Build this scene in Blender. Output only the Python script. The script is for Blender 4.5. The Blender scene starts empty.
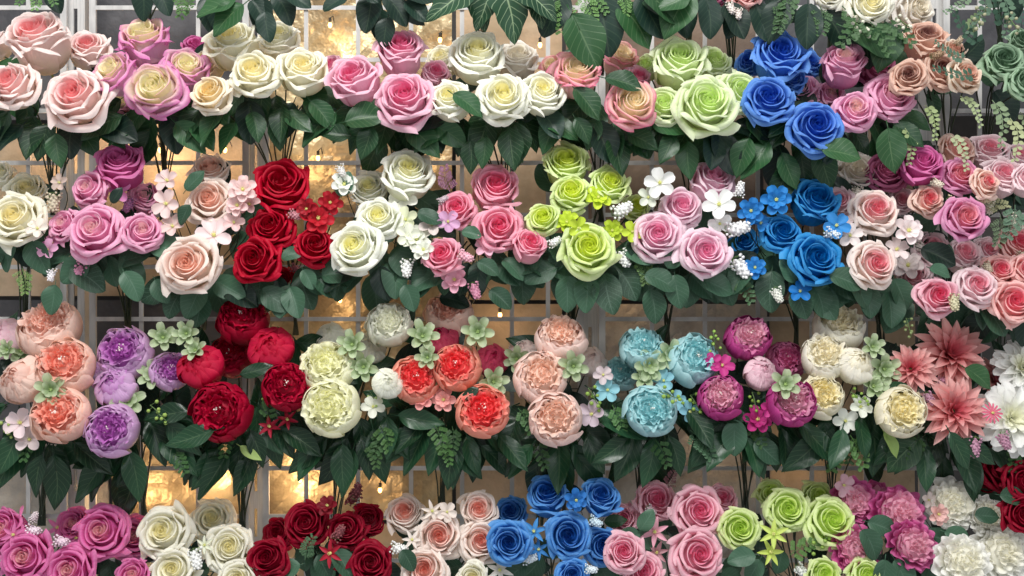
import bpy, math, random
from mathutils import Vector, Quaternion, Matrix
R = random.Random(7)
col = bpy.context.scene.collection
PI = math.pi
# ---------------------------------------------------------------- camera model
CY = 1.75
F = 1066.7
S = 0.0015            # metres per pixel on the flower plane (y = -0.15)
def P(px, py, Y):
    d = CY + Y
    return Vector(((px-512)/F*d, Y, (288-py)/F*d))
def M(px, Y):         # length in metres of px pixels at depth Y
    return px/F*(CY+Y)
cam = bpy.data.cameras.new('camera'); co = bpy.data.objects.new('camera', cam); col.objects.link(co)
co.location = (0, -CY, 0); co.rotation_euler = (PI/2, 0, 0)
cam.sensor_width = 36; cam.lens = F*36/1024; cam.clip_end = 50; cam.clip_start = .05
bpy.context.scene.camera = co

# ---------------------------------------------------------------- colours and materials
def lin(h):
    h = h.lstrip('#'); o = []
    for i in (0, 2, 4):
        c = int(h[i:i+2], 16)/255
        o.append(c/12.92 if c <= .04045 else ((c+.055)/1.055)**2.4)
    return (o[0], o[1], o[2], 1)
class NT:
    def __init__(s, name):
        s.m = bpy.data.materials.new(name); s.m.use_nodes = True
        s.t = s.m.node_tree; s.n = s.t.nodes; s.n.clear()
        s.out = s.new('ShaderNodeOutputMaterial')
    def new(s, t, **k):
        x = s.n.new(t)
        for a, b in k.items(): setattr(x, a, b)
        return x
    def l(s, a, b): s.t.links.new(a, b)
    def val(s, sock, v):
        if hasattr(v, 'links'): s.l(v, sock)
        else: sock.default_value = v
    def mix(s, f, a, b, mode='MIX'):
        x = s.new('ShaderNodeMix', data_type='RGBA', blend_type=mode)
        s.val(x.inputs[0], f); s.val(x.inputs[6], a); s.val(x.inputs[7], b)
        return x.outputs[2]
    def math(s, op, a, b=0.0, clamp=False):
        x = s.new('ShaderNodeMath', operation=op, use_clamp=clamp)
        s.val(x.inputs[0], a); s.val(x.inputs[1], b)
        return x.outputs[0]
    def mapr(s, v, a, b, c=0.0, d=1.0):
        x = s.new('ShaderNodeMapRange', interpolation_type='SMOOTHSTEP')
        s.val(x.inputs[0], v)
        for i, q in enumerate((a, b, c, d)): x.inputs[i+1].default_value = q
        return x.outputs[0]
    def noise(s, scale, detail=3, vec=None, rough=.5):
        x = s.new('ShaderNodeTexNoise'); x.inputs['Scale'].default_value = scale
        x.inputs['Detail'].default_value = detail; x.inputs['Roughness'].default_value = rough
        if vec: s.l(vec, x.inputs['Vector'])
        return x.outputs[0]
    def bsdf(s, color, rough=.5, metal=0.0, spec=.5, normal=None, transl=0.0, tcol=None):
        b = s.new('ShaderNodeBsdfPrincipled')
        s.val(b.inputs['Base Color'], color); s.val(b.inputs['Roughness'], rough)
        b.inputs['Metallic'].default_value = metal; b.inputs['Specular IOR Level'].default_value = spec
        if normal: s.l(normal, b.inputs['Normal'])
        r = b.outputs[0]
        if transl:
            t = s.new('ShaderNodeBsdfTranslucent'); s.val(t.inputs[0], tcol if tcol is not None else color)
            x = s.new('ShaderNodeMixShader'); x.inputs[0].default_value = transl
            s.l(r, x.inputs[1]); s.l(t.outputs[0], x.inputs[2]); r = x.outputs[0]
        s.l(r, s.out.inputs[0]); return b
    def bump(s, h, strength, dist=.001):
        x = s.new('ShaderNodeBump'); x.inputs['Strength'].default_value = strength
        x.inputs['Distance'].default_value = dist; s.l(h, x.inputs['Height']); return x.outputs[0]

def lift(h, k):
    h = h.lstrip('#'); v = [int(h[i:i+2], 16) for i in (0, 2, 4)]
    m = sum(v)/3/255; k = k*m*m
    return '#'+''.join('%02x' % int(c+(255-c)*k) for c in v)
def petal_mat(name, inner, outer, edge, base, mid=.55, ep=3.0, ea=.8):
    inner, outer, edge, base = lift(inner, .3), lift(outer, .5), lift(edge, .5), lift(base, .45)
    t = NT(name)
    a = t.new('ShaderNodeAttribute', attribute_name='petal'); sp = t.new('ShaderNodeSeparateColor'); t.l(a.outputs['Color'], sp.inputs[0])
    lay, v, rn = sp.outputs[0], sp.outputs[1], sp.outputs[2]
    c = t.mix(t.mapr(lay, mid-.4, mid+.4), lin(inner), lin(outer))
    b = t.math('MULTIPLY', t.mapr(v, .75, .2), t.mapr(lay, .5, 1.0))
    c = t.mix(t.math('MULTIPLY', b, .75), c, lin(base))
    e = t.math('MULTIPLY', t.math('MULTIPLY', t.math('POWER', v, ep), ea, True), t.mapr(lay, .1, .6, .15, 1.0))
    c = t.mix(e, c, lin(edge))
    n = t.noise(90, 4)
    c = t.mix(t.mapr(n, .35, .7, 0, .22), c, t.mix(.5, c, lin(inner)))
    uv = t.new('ShaderNodeUVMap'); su = t.new('ShaderNodeSeparateXYZ'); t.l(uv.outputs[0], su.inputs[0])
    cb = t.new('ShaderNodeCombineXYZ'); t.l(t.math('MULTIPLY', su.outputs[1], 16.0), cb.inputs[0]); t.l(t.math('MULTIPLY', su.outputs[0], 1.6), cb.inputs[1]); t.l(t.math('MULTIPLY', rn, 30.0), cb.inputs[2])
    sn = t.noise(1.0, 2, cb.outputs[0])
    c = t.mix(t.mapr(sn, .4, .75, 0, .3), c, t.mix(.55, c, lin(outer)))
    hs = t.new('ShaderNodeHueSaturation'); t.l(c, hs.inputs['Color']); hs.inputs['Saturation'].default_value = 1.06
    t.l(t.math('ADD', t.math('MULTIPLY', rn, .14), .95), hs.inputs['Value'])
    t.bsdf(hs.outputs[0], .55, spec=.3, transl=.33, normal=t.bump(sn, .5, .002))
    return t.m
def leaf_mat(name, dark, light, rough=.42, veins=.35, vein='#7f9a70'):
    t = NT(name)
    oi = t.new('ShaderNodeObjectInfo')
    uv = t.new('ShaderNodeUVMap'); sp = t.new('ShaderNodeSeparateXYZ'); t.l(uv.outputs[0], sp.inputs[0])
    u = t.math('ABSOLUTE', t.math('SUBTRACT', sp.outputs[1], .5))
    midr = t.mapr(u, .035, .0)
    w = t.math('SINE', t.math('MULTIPLY', t.math('SUBTRACT', sp.outputs[0], t.math('MULTIPLY', u, .55)), 50.0))
    side = t.math('MULTIPLY', t.mapr(w, .86, 1.0), .6)
    vv = t.math('MULTIPLY', t.math('MAXIMUM', midr, side), veins)
    c = t.mix(oi.outputs['Random'], lin(dark), lin(light))
    c = t.mix(t.mapr(t.noise(35, 3), .4, .75, 0, .4), c, lin(light))
    c = t.mix(vv, c, lin(vein))
    t.bsdf(c, rough, spec=.4, transl=.12, normal=t.bump(t.math('SUBTRACT', 1.0, vv), .5, .001))
    return t.m
def plain_mat(name, c1, c2=None, rough=.6, scale=60, transl=0.0, metal=0.0, spec=.4):
    t = NT(name)
    c = t.mix(t.mapr(t.noise(scale, 3), .35, .65), lin(c1), lin(c2 or c1))
    t.bsdf(c, rough, metal, spec, transl=transl); return t.m

SCH = {  # inner, outer, edge, base
 'blush':('#f58f93','#f3cfc6','#fdf1ea','#efe3b0'), 'magcream':('#fbf6bd','#eaa2d0','#cf4aa6','#e2a2cb'),
 'cream':('#fdeea6','#f6efcd','#fdfbe8','#f2e59f'), 'cream2':('#f7d98e','#f6e3c2','#fbefdc','#efd98f'),
 'pink':('#ea5f92','#f0a4c0','#fac9da','#e9a6b8'), 'white':('#fdf3a2','#f6f5df','#fffff4','#eef0bb'),
 'pinkedge':('#fceebf','#f7b9bd','#e8588a','#f4b7b4'), 'green':('#d6ee8d','#dff0ae','#eef8cc','#d2e277'),
 'blue':('#1f45b5','#3f7fe0','#6ba4f2','#3a6ac0'), 'pinkmag':('#fbe3c2','#ee94c2','#f0a6cb','#d4479a'),
 'magdusty':('#d77aa0','#b5527f','#c76c96','#8f3a60'),
 'dusty':('#6e2c30','#eab195','#f3ccb4','#dba58b'), 'dustycream':('#dda08a','#efd3b3','#f5e2c8','#e5c59f'),
 'sage':('#4f7256','#86ac84','#a9caa4','#6f9470'),
 'mauve':('#fae2cf','#ec86ba','#f6b4d3','#d04896'), 'magenta':('#e070b0','#cf4a95','#e07bb4','#a83072'),
 'peach':('#f6b9a0','#f7dccb','#fdf0e4','#f0e8b8'), 'red':('#a00a20','#bc132b','#d02c40','#8c0a1a'),
 'white2':('#fdf69a','#f3f5e2','#fdfff6','#e9efb0'), 'pink2':('#ef5b86','#f58fac','#fbb4c6','#f3c3bf'),
 'lime':('#e6f243','#d2ea8a','#e6f5b4','#cfe47a'), 'lpink':('#f58fb8','#f7b6d0','#fdeef3','#fae6e6'),
 'azure':('#0d5ba8','#1f8ad8','#44a4e6','#1569b0'), 'creampink':('#f0718a','#f8dccd','#fdf3e6','#f3eeb2'),
 'palepeach':('#f0647a','#f3c3ae','#f8dac8','#e7c8a0'), 'rosemauve':('#ee8f97','#d774ae','#e79cc6','#b24a8b'),
 'palepink':('#f088a0','#f2cdd4','#fae3e6','#e9d5d3'), 'brightpink':('#ee4d7c','#f4a3b8','#fbc8d3','#f5d0ca'),
 'coralpink':('#f05d80','#f5a9a4','#f9c9c0','#f3c7a4'), 'offwhite':('#efe4cd','#e9ded0','#f4ece2','#ddd1b8'),
 'fuchsia':('#fde0c4','#d8429a','#e777b4','#b02878'), 'ivory':('#fbf0b0','#f3eed6','#fcf9ea','#e9e3a8'),
 'dkred':('#94102a','#8a0e24','#a22236','#5c0612'), 'blushbeige':('#f59a86','#f7e0d0','#fdf3e8','#e9e2ae'),
 'skyblue':('#12469f','#2f86dc','#66aaee','#2468b8'), 'rosepink':('#ee6a95','#f09cb4','#f9c9d2','#f1c9b4'),
 'limegreen':('#d0ea60','#cfe67c','#eaf6b4','#bdd65e'),
 # peonies
 'p_peach':('#ff9c86','#f8c4aa','#fbdac8','#f3cdb0'), 'p_palepeach':('#f8bba6','#f5c9b5','#fadccd','#f0c5ac'), 'p_purple':('#b94fb8','#d09ad2','#e4bce2','#c3c67c'),
 'p_red':('#b81034','#9c0e2a','#c52a42','#7c081c'), 'p_redbud':('#c41a38','#c92242','#dd4258','#8f0d25'),
 'p_cream':('#fdfcc4','#f9f7c4','#fdfce0','#f0f0b0'), 'p_white':('#fafae0','#f1f2dc','#fafaee','#e3e8bc'),
 'p_coral':('#ff4450','#f59277','#f9b39a','#f2cb96'), 'p_corbud':('#c9255a','#d2405f','#e2607a','#a8324a'),
 'p_blush':('#ffd0b6','#f9d0c2','#fce0d5','#f3ddc8'), 'p_blushbud':('#f6d2c9','#f6ded5','#faeae4','#e5dcc0'),
 'p_aqua':('#9fe0e4','#9ad3d9','#b4e0e3','#8bc3c2'), 'p_mag':('#f2b4c4','#b02079','#d552a2','#941964'),
 'p_magpink':('#e06aa2','#c42d80','#f0a6c4','#9a1c62'), 'p_pinkbud':('#f0b2c6','#f2bfcf','#f8dbe2','#e6c4b8'), 'p_butter':('#fff0ae','#f8efcb','#fcf7e2','#ece2a2'),
 'p_ivory':('#fff3cc','#f5efd8','#fbf8ea','#ebe2b6'),
 'r_mag':('#f9bccb','#b92879','#e070ac','#8c1a58'), 'r_white':('#fffbe4','#faf8ee','#fdfdf6','#e2e4c4'),
 'su':('#86a066','#9cb67e','#cfdcb8','#7f9a60'), 'd_coral':('#d45a68','#e68f8c','#f6c8bc','#d27076'), 'd_dusty':('#c85a6a','#dc9490','#ecb8ae','#b9686c'),
 'd_white':('#fbfbd8','#f3f4ee','#fdfdfb','#dfe3cd'),
}
_m = {}
def pm(s):
    if s not in _m:
        kw = dict(ep=6.0, ea=.95, mid=.72) if s in ('magcream', 'pinkedge') else {}
        if s in ('lpink', 'rosepink', 'pink', 'pink2', 'blush', 'brightpink', 'blushbeige', 'palepink', 'coralpink'): kw = dict(mid=.38)
        if s == 'dusty': kw = dict(mid=.34)
        if s in ('fuchsia', 'pinkmag', 'mauve', 'magenta'): kw = dict(mid=.12)
        if s in ('white', 'white2', 'cream', 'ivory'): kw = dict(mid=.3)
        if s in ('creampink', 'palepeach'): kw = dict(mid=.35)
        if s.startswith('p_') or s.startswith('r_'): kw = dict(mid=.62, ea=.55)
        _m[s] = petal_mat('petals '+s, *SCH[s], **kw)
    return _m[s]
LM = {'rose':leaf_mat('rose leaf', '#14301c', '#305a36', .36, .3), 'euc':leaf_mat('eucalyptus leaf', '#24422f', '#456a52', .45, .22, '#86a592'),
      'long':leaf_mat('peony leaf', '#112a1b', '#284f34', .3, .25), 'vein':leaf_mat('veined leaf', '#183524', '#2b4f35', .4, .75, '#a5bd94'),
      'big':leaf_mat('broad leaf', '#1b3b23', '#325a34', .38, .35), 'dark':leaf_mat('dark leaf', '#12271f', '#20392f', .4, .15),
      'pale':leaf_mat('pale leaf', '#8fae5c', '#aac273', .5, .2)}
def cm(c, **k):
    if c not in _m: _m[c] = plain_mat('tint '+c, c, **k)
    return _m[c]
STEM = plain_mat('stem wire', '#1e2a1c', '#33402a', .5)
TWIG = plain_mat('twig green', '#4d6b3c', '#6f8a52', .6)
SEP = plain_mat('sepal green', '#4f6e3a', '#76914f', .6)

# ---------------------------------------------------------------- mesh helpers
class MB:
    def __init__(s): s.v = []; s.f = []; s.a = []; s.uv = []
    def grid(s, fn, n, m):
        b = len(s.v)
        for i in range(m+1):
            for j in range(n+1):
                p, a = fn(j/n*2-1, i/m); s.v.append(p); s.a.append(a); s.uv.append((i/m, j/n))
        for i in range(m):
            for j in range(n):
                k = b+i*(n+1)+j; s.f.append((k, k+1, k+n+2, k+n+1))
    def tube(s, pts, r, n=6, a=(0, .5, .5, 1)):
        b = len(s.v); L = len(pts)
        rr = r if isinstance(r, (list, tuple)) else [r]*L
        for i, p in enumerate(pts):
            p = Vector(p); d = (Vector(pts[min(i+1, L-1)])-Vector(pts[max(i-1, 0)])).normalized()
            x = d.orthogonal().normalized(); 
            if i: x = (px - d*px.dot(d)).normalized()
            px = x; y = d.cross(x)
            for k in range(n):
                t = 2*PI*k/n; s.v.append(p+(x*math.cos(t)+y*math.sin(t))*rr[i]); s.a.append(a); s.uv.append((0, 0))
        for i in range(L-1):
            for k in range(n):
                s.f.append((b+i*n+k, b+i*n+(k+1)%n, b+(i+1)*n+(k+1)%n, b+(i+1)*n+k))
        s.f.append(tuple(b+k for k in range(n))[::-1]); s.f.append(tuple(b+(L-1)*n+k for k in range(n)))
    def ball(s, c, r, n=8, m=5, sc=(1, 1, 1), a=(0, .5, .5, 1)):
        b = len(s.v); c = Vector(c)
        for i in range(m+1):
            th = PI*i/m
            for k in range(n):
                ph = 2*PI*k/n
                s.v.append(c+Vector((math.sin(th)*math.cos(ph)*sc[0], math.sin(th)*math.sin(ph)*sc[1], math.cos(th)*sc[2]))*r); s.a.append(a); s.uv.append((0, 0))
        for i in range(m):
            for k in range(n):
                s.f.append((b+i*n+k, b+(i+1)*n+k, b+(i+1)*n+(k+1)%n, b+i*n+(k+1)%n))
    def box(s, c, d):
        b = len(s.v); c = Vector(c)
        for x in (-.5, .5):
            for y in (-.5, .5):
                for z in (-.5, .5): s.v.append(c+Vector((x*d[0], y*d[1], z*d[2]))); s.a.append((0, 0, 0, 1)); s.uv.append((0, 0))
        for q in ((0, 1, 3, 2), (4, 6, 7, 5), (0, 4, 5, 1), (2, 3, 7, 6), (0, 2, 6, 4), (1, 5, 7, 3)): s.f.append(tuple(b+i for i in q))
    def mesh(s, name, smooth=True):
        me = bpy.data.meshes.new(name); me.from_pydata([tuple(v) for v in s.v], [], s.f)
        at = me.attributes.new('petal', 'FLOAT_COLOR', 'POINT')
        at.data.foreach_set('color', [x for a in s.a for x in a])
        ul = me.uv_layers.new(name='UVMap')
        for lp in me.loops: ul.data[lp.index].uv = s.uv[lp.vertex_index]
        if smooth: me.polygons.foreach_set('use_smooth', [True]*len(me.polygons))
        me.materials.append(None); me.update(); return me
def link(name, me, mat, parent=None, loc=(0, 0, 0), q=None, sc=1.0):
    o = bpy.data.objects.new(name, me); col.objects.link(o); o.parent = parent
    o.location = loc
    if q is not None: o.rotation_mode = 'QUATERNION'; o.rotation_quaternion = q
    o.scale = sc if isinstance(sc, (tuple, list)) else (sc,)*3
    if me is not None and mat is not None:
        o.material_slots[0].link = 'OBJECT'; o.material_slots[0].material = mat
    return o
def cat(pr, t):
    n = len(pr)-1; t = min(max(t, 0), 1)*n; i = min(int(t), n-1); f = t-i
    g = lambda k: pr[min(max(k, 0), n)]
    o = []
    for d in (0, 1):
        a, b, c, e = g(i-1)[d], g(i)[d], g(i+1)[d], g(i+2)[d]
        o.append(.5*(2*b+(c-a)*f+(2*a-5*b+4*c-e)*f*f+(3*b-a-3*c+e)*f**3))
    return o
def add_petal(mb, pr, phi, w, lay, rg, n=9, m=9, tip=.2, sp=.05, ruf=.02, k=3.0, tilt=0.0, dz=0.0, notch=0.0, roll=0.0):
    ph1, ph2, rn = rg.uniform(0, 6), rg.uniform(0, 6), rg.random()
    kk = k*rg.uniform(.8, 1.3)
    def fn(u, v):
        au = abs(u)
        ve = v*(1-tip*au**3-notch*math.exp(-(u/.16)**2))
        r, z = cat(pr, ve)
        ang = phi+w*u*(.6+.4*min(1, v/.4))
        r *= 1+sp*u
        g = v**3*ruf
        r += g*math.sin(kk*u+ph1)+roll*v**4*au**2; z += g*1.3*math.sin(kk*1.3*u+ph2)-roll*.8*v**6*au**2+dz
        x = r*math.cos(ang); y = r*math.sin(ang)
        x += tilt*v*math.cos(phi); y += tilt*v*math.sin(phi)
        return Vector((x, y, z)), (lay, max(0, min(1, v-.12*(1-au**2)*0)), rn, 1)
    mb.grid(fn, n, m)
def sepals(rg, r=.3, z=-.42):
    mb = MB()
    for k in range(5):
        ph = 2*PI*k/5+rg.uniform(-.2, .2)
        def fn(u, v, ph=ph):
            w = .11*math.sin(PI*min(1, v*.85+.12))
            d = Vector((math.cos(ph), math.sin(ph), 0)); s = Vector((-d.y, d.x, 0))
            return d*(.02+v*r)+s*u*w+Vector((0, 0, z-.035+.5*v*v*r)), (1, v, .5, 1)
        mb.grid(fn, 4, 6)
    mb.ball((0, 0, z-.04), .06, sc=(1, 1, 1.1))
    mb.tube([(0, 0, z-.04), (0, 0, z-.3)], .022)
    return mb.mesh('sepals')
def rose_mesh(seed, cup=False):
    rg = random.Random(seed); op = rg.uniform(.9, 1.08)
    o = MB(); a0 = rg.uniform(0, 6)
    rings = [  # count, profile, width, layer
     (5, [(.03, -.45), (.23, -.43), (.39, -.28), (.43, -.12), (.465, -.01), (.535, .025), (.565, -.05)], .80, 1.0, .10),
     (5, [(.03, -.44), (.21, -.41), (.35, -.24), (.395, -.04), (.42, .12), (.475, .175), (.51, .12)], .78, .84, .09),
     (5, [(.03, -.43), (.18, -.38), (.30, -.19), (.34, .02), (.35, .20), (.39, .28), (.42, .25)], .82, .64, .07)]
    if cup:
        rings = [(5, [(.03, -.48), (.26, -.46), (.42, -.30), (.465, -.08), (.46, .08), (.50, .17), (.545, .13)], .80, 1.0, .12),
         (5, [(.03, -.47), (.23, -.44), (.37, -.26), (.41, -.02), (.405, .18), (.44, .275), (.475, .25)], .78, .84, .09),
         (4, [(.03, -.44), (.18, -.38), (.30, -.19), (.345, .02), (.34, .22), (.365, .32), (.39, .31)], 1.0, .64, .07)]
    for i, (n, pr, w, lay, ro) in enumerate(rings):
        for k in range(n):
            f = rg.uniform(.95, 1.06)*(op if i < 2 else 1)
            zo = rg.uniform(-.05, .05); q = [(r*(f if j > 1 else 1), z+(zo if j > 2 else 0)) for j, (r, z) in enumerate(pr)]
            add_petal(o, q, a0+2*PI*(k+rg.uniform(-.1, .1))/n+i*.63, w*rg.uniform(.9, 1.08), lay, rg, n=11, m=11, tip=.22, sp=.07, ruf=.034, tilt=rg.uniform(-.03, .045), roll=ro*rg.uniform(.3, 1.5), k=3.2, notch=rg.choice([0, 0, -.05, .05]))
    h = MB()
    for i, (n, pr, w, lay) in enumerate([
     (3, [(.03, -.38), (.15, -.33), (.25, -.12), (.275, .08), (.265, .24), (.285, .325), (.315, .33)], 1.3, .44),
     (3, [(.03, -.38), (.11, -.28), (.19, -.05), (.205, .14), (.18, .28), (.19, .365), (.215, .375)], 1.25, .25)]):
        for k in range(n):
            add_petal(h, pr, a0+2*PI*(k+rg.uniform(-.1, .1))/n+i*1.1, w, lay, rg, n=12, tip=.18, sp=.2, ruf=.018, k=3)
    def gap_fill(u, v):  # added filler dome: makes the gaps between petals shallower so they render brighter
        r, z = cat([(.005, .22), (.10, .20), (.20, .16), (.29, .08), (.36, -.06), (.38, -.25)] if not cup else [(.005, .22), (.10, .21), (.21, .19), (.31, .14), (.38, .0), (.40, -.25)], v)
        a = (u+1)*PI
        return Vector((r*math.cos(a), r*math.sin(a), z+.015*math.sin(3*a+r*30))), (min(.9, r*2.2), .55, .5, 1)
    h.grid(gap_fill, 24, 10)
    def spi(u, v):
        t = (u+1)/2; a = a0+t*4*PI; r = .018+.115*t
        return Vector((r*math.cos(a)*(1+.15*v), r*math.sin(a)*(1+.15*v), -.25+v*(.60+.03*math.sin(a*2)))), (.02, v, .5, 1)
    h.grid(spi, 44, 5)
    return o.mesh('rose_petals'), h.mesh('inner_petals'), sepals(rg), None
def peony_mesh(seed, bud=False):
    rg = random.Random(seed+500); a0 = rg.uniform(0, 6); o = MB()
    cl = .0 if not bud else -.12
    rings = [(6, [(.04, -.36), (.27, -.36), (.44, -.20), (.50, 0), (.49, .15), (.45+cl, .25), (.42+cl, .28)], .72, 1.0),
             (6, [(.04, -.35), (.25, -.33), (.41, -.17), (.46, 0), (.455, .15), (.41+cl, .26), (.38+cl, .29)], .70, .9),
             (5, [(.04, -.34), (.22, -.30), (.36, -.12), (.41, .03), (.40, .18), (.36+cl, .28), (.33+cl, .30)], .8, .78)]
    for i, (n, pr, w, lay) in enumerate(rings):
        for k in range(n):
            f = rg.uniform(.96, 1.05)
            zo = rg.uniform(-.07, .02); f = rg.uniform(.95, 1.07)
            add_petal(o, [(r*(f if j > 1 else 1), z+(zo if j > 3 else 0)) for j, (r, z) in enumerate(pr)], a0+2*PI*(k+rg.uniform(-.12, .12))/n+i*.5, w, lay, rg, n=12, m=10, tip=.24, sp=.06, ruf=.024, k=5, notch=rg.choice([0, .06, .1]))
    h = MB()
    h.ball((0, 0, .0), .385 if not bud else .3, 14, 10, (1, 1, .76 if not bud else 1.08), a=(.35, .6, .5, 1))  # added ball, not a petal: closes the shadowed pits between inner petals
    if not bud:
        for i, (n, rr, top, w) in enumerate([(8, .345, .27, .5), (8, .28, .33, .55), (7, .21, .365, .65), (5, .14, .385, .85), (3, .07, .385, 1.1)]):
            for k in range(n):
                r = rr*rg.uniform(.85, 1.12); tp = top*rg.uniform(.82, 1.06); d = rg.uniform(-.02, .05)
                add_petal(h, [(.02, -.3), (r*.6, -.2), (r*.93, 0), (r*.97, tp*.8), (r*1.08-d*.3, tp), (r*1.2-d, tp+.01)], a0+2*PI*(k+rg.uniform(-.35, .35))/n+i, w*rg.uniform(.7, 1.25), .6-.13*i+rg.uniform(-.14, .14), rg, n=12, m=8, tip=.1, sp=rg.uniform(-.18, .18), ruf=.034, k=6, notch=rg.choice([0, .06, .1]))
    else:
        for i, (n, rr, top) in enumerate([(4, .27, .34), (3, .17, .37), (2, .08, .38)]):
            for k in range(n):
                add_petal(h, [(.02, -.3), (rr*.8, -.2), (rr*1.2, 0), (rr*1.1, top*.7), (rr*.5, top)], a0+2*PI*k/n+i, 1.1, .5, rg, tip=.15, sp=.15, ruf=.02, k=4)
    st = None
    if not bud:
        s = MB()
        for k in range(9):
            a = rg.uniform(0, 6.3); r = rg.uniform(.0, .09)
            x, y = r*math.cos(a), r*math.sin(a)
            s.tube([(x*.5, y*.5, .1), (x, y, .33)], .006, 4); s.ball((x, y, .345), .016, 6, 4)
        st = s.mesh('stamens')
    return o.mesh('peony_petals'), h.mesh('inner_petals'), sepals(rg, .34, -.38), st
def ruffled_mesh(seed):
    rg = random.Random(seed+900); a0 = rg.uniform(0, 6); o = MB(); h = MB()
    for i, (n, pr, w, lay) in enumerate([
      (7, [(.03, -.22), (.22, -.20), (.38, -.10), (.48, .0), (.54, .01)], .55, 1.0),
      (7, [(.03, -.22), (.20, -.16), (.33, -.03), (.42, .08), (.47, .10)], .55, .88),
      (7, [(.03, -.2), (.16, -.12), (.27, .03), (.34, .14), (.38, .17)], .55, .75)]):
        for k in range(n):
            f = rg.uniform(.9, 1.08)
            add_petal(o, [(r*f, z) for r, z in pr], a0+2*PI*(k+rg.uniform(-.2, .2))/n+i*.45, w, lay, rg, n=18, m=8, tip=.18, sp=.06, ruf=.034, k=6, notch=rg.choice([0, .06]))
    h.ball((0, 0, .0), .34, 14, 10, (1, 1, .66), a=(.45, .6, .5, 1))  # added filler ball under the ruffles, keeps their crevices from going dark
    for i, (n, rr, top) in enumerate([(6, .28, .22), (5, .19, .28), (4, .11, .31), (2, .05, .33)]):
        for k in range(n):
            r = rr*rg.uniform(.85, 1.1)
            add_petal(h, [(.02, -.2), (r*.5, -.1), (r*.85, .1), (r*1.05, top*.85), (r*1.2, top)], a0+2*PI*(k+rg.uniform(-.3, .3))/n+i, .8, .5-.15*i+rg.uniform(-.1, .1), rg, n=16, m=7, tip=.12, sp=rg.uniform(-.1, .15), ruf=.038, k=6, notch=rg.choice([0, .06]))
    return o.mesh('peony_petals'), h.mesh('inner_petals'), sepals(rg, .25, -.24), None
def ray_petal(mb, phi, L, w, el, lay, rg, curl=.15, pointed=True, cup=.3, r0=.03, z0=-.1):
    d = Vector((math.cos(phi), math.sin(phi), 0)); s = Vector((-d.y, d.x, 0)); rn = rg.random(); tw = rg.uniform(-.2, .2)
    def fn(u, v):
        if pointed: wd = w*math.sin(PI*min(1, .12+v*.88)**.8)**.8 if v < 1 else 0
        else: wd = w*(.25+.75*min(1, v/.5))*(1-max(0, (v-.75)/.25)**2*.55)
        e = el-curl*v*v
        x = L*v*math.cos(e); z = L*v*math.sin(el)-curl*L*v*v*.6
        return d*(r0+x)+s*(u*wd+tw*wd*v)+Vector((0, 0, z0+z+cup*wd*u*u*1.2)), (lay, v, rn, 1)
    mb.grid(fn, 4, 8)
def dahlia_mesh(seed, white=False):
    rg = random.Random(seed+1300); o = MB(); h = MB(); a0 = rg.uniform(0, 6)
    R1 = [(12, .58, .10, .05, 1.0), (12, .53, .095, .28, .9), (11, .45, .085, .52, .78)] if not white else \
         [(12, .56, .10, .05, 1.0), (12, .51, .10, .26, .9), (11, .44, .09, .5, .8)]
    R2 = [(9, .36, .07, .8, .55), (7, .30, .055, 1.05, .35), (5, .25, .04, 1.3, .15)]
    for mb, RR in ((o, R1), (h, R2)):
        for i, (n, L, w, el, lay) in enumerate(RR):
            for k in range(n):
                ray_petal(mb, a0+2*PI*(k+rg.uniform(-.2, .2))/n+i*.24, L*rg.uniform(.9, 1.08), w, el+rg.uniform(-.1, .1), lay, rg, curl=.25 if mb is o else .05, pointed=not white or rg.random() < .4, cup=.6)
    return o.mesh('dahlia_petals'), h.mesh('inner_petals'), sepals(rg, .22, -.13), None
VAR = {}
def variants(kind):
    if kind not in VAR:
        if kind == 'rose': VAR[kind] = [rose_mesh(i) for i in range(8)]
        elif kind == 'cup': VAR[kind] = [rose_mesh(i+30, True) for i in range(6)]
        elif kind == 'peony': VAR[kind] = [peony_mesh(i) for i in range(6)]
        elif kind == 'bud': VAR[kind] = [peony_mesh(i+50, True) for i in range(3)]
        elif kind == 'ruf': VAR[kind] = [ruffled_mesh(i) for i in range(4)]
        elif kind == 'dahlia': VAR[kind] = [dahlia_mesh(i) for i in range(3)]
        elif kind == 'mum': VAR[kind] = [dahlia_mesh(i+9, True) for i in range(3)]
    return VAR[kind]
ONAME = {'rose':'rose', 'peony':'peony', 'bud':'peony_bud', 'ruf':'ruffled_peony', 'dahlia':'dahlia', 'mum':'chrysanthemum'}
def facing(tx, ty, spin=0):
    d = Vector((tx, -1, ty)).normalized()
    return d.to_track_quat('Z', 'Y') @ Quaternion((0, 0, 1), spin)
# small blossoms
def blossom_mesh(n, w, pointed, el, seed, L=.5, rings=1):
    rg = random.Random(seed); o = MB()
    for r in range(rings):
        for k in range(n):
            ray_petal(o, 2*PI*(k+rg.uniform(-.07, .07))/n+r*PI/n, L*(1-.3*r)*rg.uniform(.92, 1.05), w*(1-.2*r), el+.5*r, 1-.3*r, rg, curl=.25, pointed=pointed, cup=.5, r0=.02, z0=0)
    c = MB(); c.ball((0, 0, .06), .06, 8, 5)
    for k in range(5):
        a = k*1.256; c.tube([(0, 0, .05), (.05*math.cos(a), .05*math.sin(a), .15)], .008, 4); c.ball((.05*math.cos(a), .05*math.sin(a), .155), .018, 5, 3)
    return o.mesh('blossom'), c.mesh('blossom_centre')
BL = {'bl':[blossom_mesh(5, .19, False, .35, i) for i in range(3)], 'dbl':[blossom_mesh(6, .17, False, .3, 20+i, rings=2) for i in range(2)],
      'st':[blossom_mesh(6, .085, True, .3, 40+i) for i in range(2)], 'su':[blossom_mesh(6, .15, False, .6, 60+i, rings=2, L=.56) for i in range(3)],
      'dz':[blossom_mesh(14, .05, False, .1, 80)]}
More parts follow.
